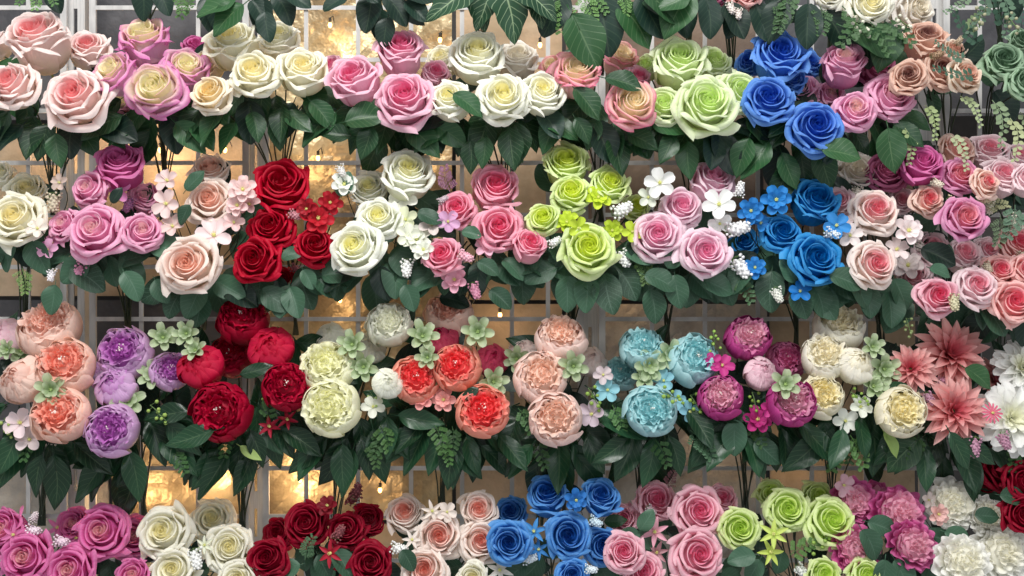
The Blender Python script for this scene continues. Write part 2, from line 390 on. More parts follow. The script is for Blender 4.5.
BNAME = {'bl':'blossom', 'dbl':'blossom', 'st':'star_blossom', 'su':'succulent_rosette', 'dz':'daisy'}
def berry_mesh(seed, n, spread, r, L=1.0):
    rg = random.Random(seed); b = MB(); t = MB()
    pts = [(0, 0, 0), (.3*L, .03, .0), (.6*L, .0, .03), (L, .02, 0)]
    t.tube(pts, .02, 5)
    if n > 20: b.ball((L*.55, 0, 0), .5*L, 8, 6, (.95, spread*.75/(.5*L)*.8, spread*.75/(.5*L)*.8))
    for i in range(n):
        f = i/(n-1); a = i*2.4
        k = spread*(1-.55*f)*(.7+.3*rg.random())
        c = (L*(.1+.9*f), k*math.cos(a), k*math.sin(a)); t.tube([(c[0]-.08, 0, 0), c], .01, 4); b.ball(c, r*rg.uniform(.8, 1.1), 6, 4)
    return b.mesh('berry_spray'), t.mesh('twig')
BE = {'be':[berry_mesh(i, 46, .3, .055, .8) for i in range(3)], 'gb':[berry_mesh(9+i, 8, .32, .095) for i in range(2)]}
def leaf_mesh(kind, seed):
    rg = random.Random(seed+77); mb = MB()
    W = {'rose':.30, 'euc':.36, 'long':.23, 'vein':.40, 'big':.36, 'dark':.34, 'pale':.2}[kind]
    fold, droop, tw, sd = rg.uniform(.15, .4), rg.uniform(.08, .35), rg.uniform(-.25, .25), rg.uniform(-.12, .12)
    n, m = 8, 14
    def fn(u, v):
        if kind in ('euc', 'dark'): w = W*math.sin(PI*min(1, v*.98+.01)**.85)**.62
        elif kind == 'vein': w = W*min(1, (v/.18)**.6)*(1-v**1.6)**.8*(1+.07*math.sin(v*22))
        else: w = W*math.sin(PI*v**.8)**.9*(1.0+(.05*(abs(math.sin(v*26))-.5) if kind == 'rose' else 0))
        w = max(w, .004)
        x = v; y = u*w+sd*math.sin(PI*v)*.5; z = fold*w*abs(u)-droop*v*v+tw*u*w*v+.03*math.sin(9*v+2*u)*abs(u)
        return Vector((x, y, z)), (.5, v, .5, 1)
    mb.grid(fn, n, m)
    mb.tube([(-.18, 0, .0), (0, 0, -.004), (.3, sd*.4, -.012)], [.014, .012, .006], 5)
    return mb.mesh('leaf')
LV = {k: [leaf_mesh(k, i) for i in range(5)] for k in LM}
def fern_mesh(seed, lobes=7, fat=.06):
    rg = random.Random(seed); mb = MB()
    def cur(t): return Vector((t, .08*math.sin(3*t), -.15*t*t))
    mb.tube([cur(i/6) for i in range(7)], [.016-.002*i for i in range(7)], 5)
    for i in range(lobes):
        t = .12+.86*i/(lobes-1); L = .34*(1-.65*t)+.05; c = cur(t)
        for sgn in (-1, 1):
            a = sgn*rg.uniform(.7, 1.1); d = Vector((math.cos(a), math.sin(a), rg.uniform(-.1, .25)))
            mb.tube([c, c+d*L], .008, 4)
            for q in range(4):
                f = .3+.7*q/3; cc = c+d*L*f
                for s2 in (-1, 1, 0) if q == 3 else (-1, 1):
                    b = a+s2*.9; e = Vector((math.cos(b), math.sin(b), rg.uniform(-.2, .4))); s = Vector((-e.y, e.x, .2)).normalized()
                    ll = .09*(1.2-.4*t)
                    k = len(mb.v)
                    for p in (cc, cc+e*ll*.5+s*fat*.5, cc+e*ll, cc+e*ll*.5-s*fat*.5): mb.v.append(p); mb.a.append((.5, .5, .5, 1)); mb.uv.append((0, 0))
                    mb.f.append((k, k+1, k+2, k+3))
    return mb.mesh('fern_sprig', False)
FE = [fern_mesh(i) for i in range(3)]; FO = [fern_mesh(20+i, 5, .12) for i in range(3)]
def euc_mesh(seed):
    rg = random.Random(seed); mb = MB()
    def cur(t): return Vector((t, .1*math.sin(4*t), -.2*t*t))
    mb.tube([cur(i/6) for i in range(7)], .01, 5)
    for i in range(8):
        t = .1+.9*i/7; c = cur(t)
        for sg in (-1, 1):
            a = sg*rg.uniform(.8, 1.3); d = Vector((math.cos(a), math.sin(a), rg.uniform(-.1, .5))).normalized(); s = d.cross(Vector((0, 0, 1))).normalized()
            L = .2*(1.1-.5*t)
            def fn(u, v): return c+d*L*(v+.1)+s*u*L*.36*math.sin(PI*min(1, v*.96+.03))+Vector((0, 0, -.1*L*v*v)), (.5, v, .5, 1)
            mb.grid(fn, 2, 4)
    return mb.mesh('eucalyptus_sprig')
EU = [euc_mesh(i) for i in range(3)]
def axes_q(ang, fwd, nup=.35, roll=0.0):
    a = math.radians(ang)
    x = Vector((math.cos(a), -fwd, math.sin(a))).normalized()
    n = Vector((roll, -1, nup)); z = (n-x*n.dot(x)).normalized(); y = z.cross(x)
    return Matrix((x, y, z)).transposed().to_quaternion()

# ---------------------------------------------------------------- the bouquets
# flower: (kind, scheme, x, y, d, tx, ty, back)   filler: (kind, colour, x, y, size, angle)
BQ = []
def B(name, label, row, fl, fi=(), lv=(), clip=None, skirt=True, hang=None, cat='bouquet'):
    BQ.append(dict(name=name, label=label, row=row, fl=[f if len(f) > 7 else f+(0,) for f in fl], fi=fi, lv=lv, clip=clip, skirt=skirt, hang=hang, cat=cat))
r_ = 'rose'
# ---- top row
B('rose_bouquet', 'blush pink roses with cream rims at the left end of the top rose row', 1,
  [(r_,'blush',39,43,66,-.1,.85),(r_,'blush',14,87,54,-.25,.4),(r_,'blush',78,99,62,.0,.3),(r_,'blush',89,52,42,.1,.8,1),(r_,'blush',-6,46,34,-.3,.6,1)], clip=(55,215))
B('rose_bouquet', 'cream hearted roses with magenta edged petals in the top row', 1,
  [(r_,'magcream',145,43,54,0,1.0),(r_,'magcream',116,75,44,-.4,.5),(r_,'magcream',157,91,62,0,.2),(r_,'magcream',186,71,44,.3,.6),(r_,'magenta',196,50,30,.5,.8,1),(r_,'magcream',124,101,30,-.3,.1,1)], clip=(165,220))
B('rose_bouquet', 'pale cream roses beside the magenta edged ones, one peach tinted', 1,
  [(r_,'cream',233,46,52,.0,.8),(r_,'cream2',213,96,44,-.2,.4),(r_,'cream',255,76,56,0,.4),(r_,'cream',303,73,48,.1,.65),(r_,'ivory',280,42,42,0,.7,1),(r_,'cream2',208,66,34,-.4,.6,1)], clip=(283,215))
B('rose_bouquet', 'soft pink roses with deeper pink hearts in the top row', 1,
  [(r_,'pink',355,82,50,-.2,.7),(r_,'pink',401,54,52,.1,.8),(r_,'pink',405,100,60,0,.35),(r_,'pink',333,70,30,-.6,.6,1),(r_,'pink',434,76,32,.5,.6,1)],
  lv=[('rose',352,136,34,170),('rose',372,126,36,250),('big',345,122,44,10)], clip=(398,215))
B('rose_bouquet', 'white roses with yellow hearts right of the soft pink ones', 1,
  [(r_,'white',477,58,52,0,.65),(r_,'white',450,102,42,-.1,.55),(r_,'white',502,100,60,.05,.3),(r_,'white',542,95,44,.15,.5),(r_,'ivory',443,62,34,-.3,.7,1),(r_,'offwhite',517,62,42,0,.8,1)],
  lv=[('rose',453,94,38,-35),('rose',470,140,34,270)], clip=(505,220))
B('rose_bouquet', 'cream roses with pink rims standing below the broad hanging leaf', 1,
  [(r_,'pinkedge',577,76,48,0,.7),(r_,'pinkedge',632,106,56,.1,.3),(r_,'pinkedge',620,60,38,.4,.6,1),(r_,'pink',637,80,30,.3,.5,1),(r_,'pinkedge',553,68,26,-.5,.5,1)],
  lv=[('rose',574,88,42,-50),('rose',605,78,40,-15),('rose',598,118,34,250),('rose',575,118,30,-60)], clip=(600,222))
B('rose_bouquet', 'pale green roses packed tightly left of the deep blue ones', 1,
  [(r_,'green',678,65,56,0,.6),(r_,'green',664,108,44,-.2,.35),(r_,'green',706,105,60,.05,.2),(r_,'green',738,94,46,.3,.35),(r_,'green',712,66,40,.2,.6,1),(r_,'green',647,68,28,-.4,.5,1)], clip=(690,222))
B('rose_bouquet', 'deep cobalt blue roses in the top row', 1,
  [(r_,'blue',778,59,54,0,.5),(r_,'blue',768,102,52,-.1,.3),(r_,'blue',814,129,58,.05,.15),(r_,'blue',806,66,32,.3,.5,1),(r_,'blue',750,64,32,-.4,.4,1),(r_,'blue',790,82,30,0,.5,1)], clip=(775,235))
B('rose_bouquet', 'pink roses with magenta outer petals overlapping the cobalt blue ones', 1,
  [(r_,'pinkmag',843,66,48,0,.8),(r_,'pinkmag',801,92,36,-.3,.3,1),(r_,'pinkmag',854,112,46,-.1,.25),(r_,'pinkmag',889,98,50,.1,.3),(r_,'magdusty',876,70,46,.1,.4,1),(r_,'pinkmag',830,96,34,0,.3,1)],
  lv=[('big',822,150,40,-10),('big',888,128,46,-80)], clip=(870,225))
B('rose_bouquet', 'dusty peach roses with dark brown hearts and pale green twigs', 1,
  [(r_,'dusty',925,42,42,0,.75),(r_,'dusty',909,78,38,-.3,.25),(r_,'dusty',940,72,42,0,.2),(r_,'dustycream',963,77,38,.4,.2),(r_,'dustycream',952,54,30,.3,.6,1)],
  [('eu','#8f9f6e',925,105,34,-70),('eu','#9aa87c',960,96,34,-50),('eu','#8f9f6e',905,128,34,-80),('eu','#a5ad88',950,135,36,-60),('eu','#7f9468',968,34,30,60),('be','#c8b59c',956,46,14,60),('be','#a98d72',930,58,18,20)],
  skirt=False, clip=(945,190))
B('rose_bouquet', 'sage green roses cut by the right edge with trailing eucalyptus', 1,
  [(r_,'sage',1003,63,44,-.2,.35),(r_,'sage',1024,84,40,0,.3),(r_,'sage',1022,44,32,0,.6,1)],
  [('eu','#3f5e4c',980,45,44,130),('eu','#7f9270',992,100,44,-75),('eu','#a9b184',1010,118,40,-80),('eu','#3f5e4c',1005,28,44,100),('eu','#8b9b74',1020,112,40,-70),('eu','#48665a',1022,28,40,80),('eu','#3f5e4c',975,75,40,170),('eu','#55735f',965,60,34,150)],
  skirt=False, clip=(985,170))
# ---- second row
B('rose_bouquet', 'creamy yellow roses at the left end of the second row', 2,
  [(r_,'cream',17,220,54,.1,.3),(r_,'cream',28,193,38,.1,.6,1),(r_,'ivory',0,176,30,0,.6,1)],
  [('bl','#efe6da',38,229,24,0),('be','#c9bda6',54,192,28,-85),('fe','#6f8a4e',22,268,30,-80),('bl','#cbb7ac',60,183,20,0)], clip=(25,330))
B('rose_bouquet', 'mauve pink roses with one magenta rose standing up behind', 2,
  [(r_,'magenta',121,167,48,.1,.85),(r_,'mauve',91,191,40,-.25,.4),(r_,'mauve',97,232,56,-.05,.3),(r_,'mauve',66,226,34,-.4,.35),(r_,'mauve',142,233,42,.3,.35),(r_,'mauve',145,200,36,.3,.6,1)],
  [('bl','#e79ad0',121,191,26,0),('bl','#eab0d2',48,250,24,0),('bl','#e39ac8',53,243,22,0),('be','#d797b4',84,262,26,-110),('be','#f1eef0',52,268,18,-90),('be','#b97fae',132,197,22,-110)],
  lv=[('euc',119,264,32,20),('euc',124,272,32,-60),('euc',70,268,40,-30),('euc',55,285,30,-100),('dark',112,203,18,60)], clip=(128,330))
B('rose_bouquet', 'pale peach roses among pinkish white blossoms left of the red ones', 2,
  [(r_,'peach',211,202,46,0,.3),(r_,'peach',190,266,58,-.05,.2),(r_,'peach',211,173,38,0,.8,1)],
  [('bl','#efd6d3',167,204,32,0),('bl','#ecd2cf',168,181,28,0),('bl','#e9cfca',173,227,28,0),('bl','#f8e4e4',214,236,40,0),('dbl','#f1d3d0',243,190,32,0),('dbl','#f0cfcd',238,206,28,0),('dbl','#eecdcc',250,205,26,0),('bl','#eccac8',234,223,24,0)],
  lv=[('euc',186,190,26,50),('euc',155,280,26,-60),('euc',190,205,22,240)], clip=(205,330))
B('rose_bouquet', 'bright red roses with red blossoms and pinkish berries', 2,
  [(r_,'red',282,189,56,0,.6),(r_,'red',272,229,46,-.1,.35),(r_,'red',315,247,42,.15,.35),(r_,'red',257,261,50,-.1,.2),(r_,'red',284,279,26,0,0,1)],
  [('dbl','#c0182c',318,219,36,0),('dbl','#b01226',330,203,28,0),('dbl','#a81226',307,209,24,0),('be','#c98f98',288,213,20,-20),('be','#a8646e',290,267,18,-20)],
  lv=[('euc',282,258,22,20),('euc',262,290,36,-30),('euc',303,270,22,-60)], clip=(295,335))
B('rose_bouquet', 'white roses with large white blossoms right of the red ones', 2,
  [(r_,'white2',407,176,52,.2,.7),(r_,'white2',370,192,40,-.1,.6,1),(r_,'white2',379,220,44,0,.45),(r_,'white2',357,249,54,-.2,.3)],
  [('dbl','#f3f5ec',344,185,30,0),('bl','#f5f6ea',405,200,34,0),('bl','#e4e9c8',406,220,28,0),('dbl','#eef1e2',417,240,34,0),('dbl','#f0f2e6',424,250,26,0),('be','#f4f5f2',407,258,26,-90),('be','#e6e3df',338,165,18,-60),('bl','#e4d8d2',432,225,30,0),('bl','#eef0e0',408,236,26,0)],
  lv=[('euc',340,196,26,70),('euc',418,212,26,-20),('euc',322,276,42,10),('euc',405,285,28,-70)], clip=(385,335))
B('rose_bouquet', 'candy pink roses with pink blossoms between the white and lime ones', 2,
  [(r_,'pink2',495,190,52,.1,.5),(r_,'pink2',457,211,42,-.1,.4),(r_,'pink2',499,229,48,.1,.3),(r_,'pink2',443,257,42,-.3,.35),(r_,'pink2',529,247,38,.3,.7)],
  [('dbl','#f2b8cb',455,280,30,0),('bl','#f0c0d2',486,248,24,0),('be','#f0b9c8',458,254,22,-20),('be','#eaa6c0',472,282,24,-70),('bl','#d9abcf',448,222,26,0),('fe','#a0728a',450,192,30,100),('be','#cfc0c6',438,203,16,30)],
  lv=[('euc',462,232,20,-10),('dark',440,298,30,-10),('fern2' if 0 else 'euc',478,262,24,-30),('euc',490,290,28,-40)], clip=(460,340))
B('rose_bouquet', 'lime green roses with bright lime blossoms in the second row', 2,
  [(r_,'lime',566,167,46,0,.7),(r_,'lime',571,195,44,0,.4),(r_,'lime',544,220,38,-.2,.3),(r_,'lime',608,187,40,.3,.6),(r_,'lime',588,249,52,0,.2),(r_,'lime',635,208,30,.4,.4,1)],
  [('dbl','#cfe442',598,198,30,0),('dbl','#c6dc3e',567,223,28,0),('dbl','#bcd23c',612,231,26,0),('bl','#c4da44',578,228,24,0),('be','#f2f3f0',612,216,30,30),('be','#f0f1ee',618,250,26,-60),('be','#eeefec',548,246,20,30),('bl','#c4da44',632,232,24,0)],
  lv=[('euc',555,238,24,-80),('euc',556,268,34,200),('euc',568,276,36,-90),('euc',580,275,36,-25),('euc',560,250,24,-110)], clip=(570,345))
B('rose_bouquet', 'light pink roses with white five petalled blossoms between lime and azure ones', 2,
  [(r_,'lpink',711,183,44,.2,.8),(r_,'lpink',681,209,44,0,.4),(r_,'lpink',657,236,50,-.1,.2),(r_,'lpink',704,253,50,.1,.2)],
  [('bl','#f6f7f4',660,183,34,0),('bl','#f6f7f4',719,205,36,0),('bl','#e0e6d6',648,198,24,0),('bl','#f0f1ee',720,224,26,0),('be','#f4f4f4',724,231,34,10),('be','#f4f4f4',732,258,34,-50),('be','#f0f0ee',738,198,22,80),('fe','#56743f',640,255,34,-80),('fo','#3f5f3c',738,280,30,-60)],
  lv=[('euc',645,275,34,-20),('euc',650,290,34,-80),('euc',675,275,34,-80),('euc',700,278,36,-20),('euc',668,268,28,60)], clip=(667,345))
B('rose_bouquet', 'azure blue roses with blue blossoms in the second row', 2,
  [(r_,'azure',814,204,50,.1,.5),(r_,'azure',781,235,44,0,.4),(r_,'azure',814,260,52,.1,.25),(r_,'azure',744,244,34,-.3,.4,1)],
  [('dbl','#2b8ad4',776,200,34,0),('dbl','#2b86d0',751,211,30,0),('dbl','#2b86d0',755,268,26,0),('bl','#3a92d8',836,226,30,0),('bl','#1f7cc8',800,292,26,0),('be','#dfe6ea',823,231,22,-20),('be','#e6e8de',774,287,22,-70),('bl','#2b86d0',760,224,24,0)],
  lv=[('euc',795,282,26,120),('euc',812,284,36,-65),('euc',830,275,34,-20)], clip=(795,345))
B('rose_bouquet', 'cream roses with pink hearts and white blossoms beside the azure ones', 2,
  [(r_,'creampink',874,213,50,0,.35),(r_,'creampink',872,266,52,.1,.2),(r_,'palepink',839,203,36,-.3,.3,1),(r_,'offwhite',856,176,46,0,.6,1),(r_,'palepink',901,201,28,0,.3,1),(r_,'palepeach',926,201,36,.1,.2)],
  [('dbl','#f6e9e8',908,231,34,0),('bl','#f2e6e2',850,236,28,0),('dbl','#f6ecea',908,266,34,0),('bl','#f2e2e0',896,250,28,0),('be','#efe9dc',857,186,20,-90),('be','#e6dfc4',900,285,30,-90),('be','#f2ece6',915,244,22,-30),('bl','#f0dada',845,225,22,0)],
  lv=[('euc',852,280,32,-60)], clip=(880,345))
B('rose_bouquet', 'deep magenta and mauve roses below the dusty peach ones', 2,
  [(r_,'magenta',920,166,42,0,.6),(r_,'magdusty',887,173,40,-.2,.4,1),(r_,'rosemauve',959,178,42,0,.4),(r_,'rosemauve',963,219,44,.1,.25),(r_,'palepeach',984,184,30,.3,.3),(r_,'palepeach',956,153,36,0,.6,1)],
  [('be','#e2d9c6',930,180,18,-30),('be','#cfc6a8',946,199,18,-20),('be','#cfc6a8',975,200,20,0),('fe','#93966f',985,208,26,10)], skirt=False, clip=(950,300))
B('rose_bouquet', 'pale pink roses high at the right edge above the magenta mauve ones', 2,
  [(r_,'palepink',1002,179,40,0,.7),(r_,'palepink',989,154,38,-.1,.8,1),(r_,'palepink',1026,182,32,.1,.5),(r_,'palepink',1018,158,28,.1,.7,1)],
  [('fe','#5d7053',1000,215,36,-100),('be','#e2dfce',1008,214,26,-60),('be','#e2dfce',990,200,20,-100),('fo','#55705a',1015,205,40,-110)], skirt=False, clip=(1015,280))
B('rose_bouquet', 'baby pink roses with bright hearts above the coral dahlias', 2,
  [(r_,'palepink',931,250,38,0,.4,1),(r_,'palepink',962,257,38,.1,.5,1),(r_,'brightpink',936,297,44,-.05,.25),(r_,'palepink',974,287,42,.1,.3),(r_,'palepink',914,277,34,-.3,.3,1),(r_,'palepink',985,253,30,.2,.5,1)],
  [('be','#d9cfb8',958,270,16,-40),('be','#cfc9a8',953,293,24,-90),('gb','#8a9a66',906,318,20,-80)],
  lv=[('euc',930,268,22,-20),('euc',945,264,20,80)], clip=(935,370), hang=20)
B('rose_bouquet', 'coral pink roses cut by the right edge above the white chrysanthemums', 2,
  [(r_,'coralpink',999,272,36,-.1,.4),(r_,'coralpink',1018,246,38,0,.5,1),(r_,'coralpink',1012,304,50,0,.3),(r_,'coralpink',1026,270,32,0,.3)],
  [('be','#cfc6ae',1016,256,18,0),('be','#cfc6ae',984,262,16,-60)], clip=(1000,380), hang=20)
# ---- third row
B('peony_bouquet', 'peach peonies with salmon hearts at the left end of the third row', 3,
  [('peony','p_palepeach',51,331,60,0,.95),('peony','p_peach',66,368,58,.1,.5),('peony','p_peach',62,416,58,0,.3),('bud','p_pinkbud',7,340,42,-.2,.6,1),('bud','p_palepeach',24,381,44,-.3,.4)],
  [('su','#b3c892',21,352,30,0),('su','#a5c284',51,390,34,0),('bl','#f3dfe2',21,423,34,0),('bl','#eedfe0',30,440,30,0),('su','#9fbd80',8,350,22,0),('gb','#a8bf6c',4,418,22,-60)], clip=(42,525))
B('peony_bouquet', 'lilac purple peonies with green sepals in the third row', 3,
  [('peony','p_purple',125,355,54,0,.4),('bud','p_purple',116,388,40,-.1,.6),('peony','p_purple',113,431,54,0,.2),('peony','p_purple',171,372,40,.3,.45),('bud','p_purple',98,371,18,0,.4,1)],
  [('su','#b2ca90',153,376,32,0),('su','#b9cf98',128,402,36,0),('su','#b0c98c',163,338,30,0),('su','#b0c98c',187,334,28,0),('su','#abc488',196,351,26,0),('gb','#9fbb60',150,405,26,-40)],
  lv=[('long',190,412,48,185),('long',215,430,52,195)], clip=(145,520))
B('peony_bouquet', 'dark red peonies with red blossoms in the third row', 3,
  [('peony','p_red',243,322,50,0,.7),('peony','p_red',232,356,44,0,.4,1),('bud','p_redbud',202,368,42,-.1,.5),('peony','p_red',222,413,60,0,.2),('bud','p_redbud',272,350,42,.1,.5),('peony','p_red',287,387,50,.1,.3)],
  [('st','#b3203c',270,427,28,0),('st','#ab1c38',288,420,26,0),('fo','#3f6335',268,420,30,80),('gb','#8fb25a',262,395,22,-20),('fo','#456b3a',280,412,24,60)],
  lv=[('long',250,430,40,-70),('pale',240,446,26,-30),('long',240,375,36,20)], clip=(243,530))
B('peony_bouquet', 'cream white peonies with pale yellow hearts in the third row', 3,
  [('peony','p_cream',327,368,54,0,.5),('peony','p_cream',332,408,58,0,.2),('bud','p_white',331,337,28,0,.6,1),('bud','p_white',371,348,30,.1,.5,1),('peony','p_white',390,326,46,0,.45),('bud','p_white',387,384,30,.2,.3)],
  [('su','#a3bd84',353,345,32,0),('su','#9fba80',364,367,32,0),('bl','#eef0e2',373,407,26,0),('gb','#a3bf6a',370,392,20,-60),('fo','#3c612c',380,425,32,-70),('fo','#38582a',372,443,28,-80)],
  clip=(335,530))
B('peony_bouquet', 'coral red peonies with pink blossoms in the middle of the third row', 3,
  [('peony','p_coral',414,380,46,.2,.35),('peony','p_coral',457,368,48,0,.35),('peony','p_coral',482,412,54,.1,.3),('bud','p_corbud',442,341,32,-.1,.7,1),('bud','p_corbud',492,361,32,.2,.5,1),('peony','p_palepeach',449,316,48,0,.9,1)],
  [('dbl','#f2a8a4',422,399,28,0),('dbl','#f3aea8',444,400,28,0),('su','#b6cc96',422,337,34,0),('su','#bcd0a0',478,332,34,0),('su','#bcd0a0',493,382,32,0),('su','#86a566',428,358,26,0),('fo','#3c612c',435,425,32,-75),('fo','#406830',442,443,26,-70)],
  lv=[('long',479,388,24,205)], clip=(442,505))
B('peony_bouquet', 'blush peach peonies right of the coral red ones', 3,
  [('peony','p_blush',561,340,50,0,.85),('peony','p_blush',541,378,52,0,.4),('peony','p_blush',556,419,54,0,.2),('bud','p_blushbud',524,352,32,-.1,.6,1),('bud','p_blushbud',590,362,30,.2,.5,1)],
  [('su','#a3bd84',517,359,28,0),('su','#b0c890',573,366,32,0),('bl','#cdbcc6',592,414,30,0),('gb','#8fae52',588,388,26,-60),('bl','#d8c9cc',603,375,22,0),('fo','#42673a',518,408,32,-60)],
  clip=(540,525))
B('peony_bouquet', 'pale aqua blue peonies in the third row', 3,
  [('peony','p_aqua',642,350,44,0,.85),('peony','p_aqua',692,361,50,.3,.4),('peony','p_aqua',650,411,52,0,.2),('peony','p_aqua',622,373,34,-.2,.4,1)],
  [('bl','#97d0dc',608,390,28,0),('bl','#8fc6d4',675,401,24,0),('bl','#88c0cf',689,412,24,0),('bl','#8fc6d4',664,381,26,0),('su','#9bb76c',649,366,34,0),('su','#9bb76c',670,355,32,0),('su','#94b066',645,378,26,0),('gb','#8fb250',660,392,26,-20),('fo','#47703a',612,405,34,-70),('gb','#8fb250',690,395,24,-60),('fe','#3f6444',690,430,40,-50)],
  clip=(640,520))
B('peony_bouquet', 'magenta peonies with pale hearts in the third row', 3,
  [('peony','p_mag',747,339,46,.1,.5),('peony','p_mag',721,398,46,-.2,.35),('peony','p_magpink',785,361,38,.1,.4,1),('peony','p_mag',790,403,50,.1,.35),('bud','p_pinkbud',760,374,32,.1,.5)],
  [('bl','#c93c8c',722,366,26,0),('dbl','#bf3080',757,420,32,0),('bl','#c93c8c',768,408,22,0),('su','#a2bd76',785,385,32,0),('gb','#8fb250',752,392,24,-80),('gb','#8fb250',716,352,22,100),('bl','#c93c8c',712,362,20,0)],
  lv=[('euc',735,420,36,-90),('euc',755,440,34,-40)], clip=(745,520))
B('peony_bouquet', 'buttery cream peonies left of the coral dahlias', 3,
  [('peony','p_ivory',838,329,50,0,.9),('peony','p_ivory',824,358,46,0,.6),('bud','p_ivory',855,366,36,.1,.5),('peony','p_butter',821,397,44,-.1,.35),('peony','p_butter',899,412,50,.1,.2)],
  [('bl','#edf0e6',845,421,28,0),('bl','#e8ecdf',860,407,26,0),('su','#9dba72',883,369,34,0),('su','#98b66c',872,387,32,0),('su','#a8c080',872,347,26,0),('gb','#8fb250',850,392,22,-30),('fo','#4b7038',850,435,40,-70),('fo','#4b7038',835,440,36,-100)],
  lv=[('pale',884,432,30,-60),('big',918,440,44,225),('long',880,395,32,20)], clip=(830,520))
B('dahlia_bouquet', 'coral dahlias with pointed petals at the right of the third row', 3,
  [('dahlia','d_coral',953,352,76,0,.45),('dahlia','d_coral',956,410,68,0,.2),('dahlia','d_coral',911,367,50,-.3,.45),('dahlia','d_dusty',997,378,46,.3,.3,1)],
  [('dz','#e0718c',992,413,24,0),('be','#c08aa0',935,383,22,10),('be','#b98aa0',975,436,28,-100),('be','#b98aa0',1000,432,24,-70),('be','#b98aa0',925,392,20,-60)],
  lv=[('big',965,368,34,-35),('long',950,432,44,-60),('long',960,440,44,-30)], clip=(945,500))
B('chrysanthemum_bouquet', 'large white chrysanthemums cut by the right edge beside the dahlias', 3,
  [('mum','d_white',1024,366,56,-.1,.4),('mum','d_white',1014,418,70,0,.25)], clip=(1010,500), hang=15)
# ---- bottom row
B('rose_bouquet', 'fuchsia roses with star blossoms in the bottom left corner', 4,
  [(r_,'fuchsia',7,532,48,-.2,.5),(r_,'fuchsia',28,558,50,0,.3),(r_,'fuchsia',104,532,52,0,.3),(r_,'fuchsia',72,571,46,0,.3),(r_,'fuchsia',76,526,34,-.2,.5,1),(r_,'fuchsia',134,537,42,.2,.4,1),(r_,'fuchsia',134,576,36,.1,.5)],
  [('st','#d977ab',14,535,28,0),('st','#dd7fb2',59,528,32,0),('st','#cf6fa6',77,538,24,0),('be','#f0dfe8',26,530,22,0),('be','#ecd3e0',54,541,22,0),('be','#e2d3d6',32,522,16,60)], clip=(40,640))
B('rose_bouquet', 'ivory white roses in the bottom row left of the dark red ones', 4,
  [(r_,'ivory',166,533,52,-.1,.35),(r_,'ivory',213,520,42,0,.45,1),(r_,'ivory',230,549,48,.15,.4),(r_,'ivory',175,570,46,0,.3),(r_,'ivory',240,580,42,0,.3)],
  [('st','#f1f2e0',200,537,30,0),('be','#f5f5f2',193,548,28,-70),('st','#e9ecd6',205,545,22,0)], clip=(190,640))
B('rose_bouquet', 'dark red roses with red star blossoms in the bottom row', 4,
  [(r_,'dkred',307,525,48,0,.45),(r_,'dkred',269,559,44,-.1,.35),(r_,'dkred',347,531,40,0,.4),(r_,'dkred',371,563,40,.1,.3),(r_,'dkred',279,534,30,-.3,.4,1),(r_,'dkred',368,522,36,.2,.5,1)],
  [('st','#b51d36',331,553,32,0),('st','#bd2038',345,569,30,0),('dbl','#7f1022',328,506,24,0),('be','#5e1c22',350,506,26,70),('be','#8a4b50',335,540,24,60),('fe','#5d7f5c',305,560,30,70),('be','#501a20',356,500,24,80)],
  lv=[('euc',300,565,28,200),('euc',318,555,26,-60)], clip=(320,640))
B('rose_bouquet', 'beige white roses with peach hearts in the bottom row', 4,
  [(r_,'blushbeige',405,516,42,-.1,.7,1),(r_,'blushbeige',439,536,52,0,.25),(r_,'blushbeige',425,570,50,0,.25),(r_,'blushbeige',479,512,42,0,.5),(r_,'blushbeige',480,542,44,.1,.35),(r_,'ivory',473,578,34,0,.3)],
  [('st','#f0ece4',500,570,32,0),('st','#f0e4da',432,511,26,0),('st','#eee4dc',412,540,24,0),('be','#f2f2ee',390,548,24,0),('bl','#ece0d6',447,512,22,0)],
  lv=[('euc',402,550,24,-60)], clip=(440,640))
B('rose_bouquet', 'cornflower blue roses with blue star blossoms in the bottom row', 4,
  [(r_,'skyblue',547,497,44,0,.85),(r_,'skyblue',600,499,38,.15,.8),(r_,'skyblue',568,536,48,0,.2),(r_,'skyblue',602,546,42,.2,.3),(r_,'skyblue',509,543,42,-.1,.2),(r_,'skyblue',572,576,34,0,.4),(r_,'skyblue',511,513,32,-.2,.5,1)],
  [('st','#4a96d6',534,532,32,0),('dbl','#2f7cc8',576,500,26,0),('st','#3f8acc',538,550,26,0),('be','#dfe9ee',522,561,22,20),('be','#cfe2ea',588,519,20,-20),('be','#dfe9ee',584,569,18,0)],
  lv=[('rose',604,522,24,10)], clip=(555,640))
B('rose_bouquet', 'rose pink flowers with pink star blossoms right of the cornflower blue ones', 4,
  [(r_,'rosepink',656,503,42,0,.6,1),(r_,'rosepink',624,519,30,-.2,.4,1),(r_,'rosepink',698,513,50,0,.35),(r_,'rosepink',697,555,52,.1,.25),(r_,'rosepink',624,553,40,-.1,.4),(r_,'rosepink',642,573,44,0,.4),(r_,'rosepink',721,500,30,.2,.5,1)],
  [('st','#eeb0c0',655,532,34,0),('st','#c79aa0',657,552,28,0),('fe','#8a5f64',668,488,22,70),('be','#e8d5da',646,506,16,-40),('st','#f0c3cc',682,573,28,0)],
  lv=[('euc',640,530,24,60),('euc',640,535,24,180),('euc',640,530,22,-60)], clip=(665,640))
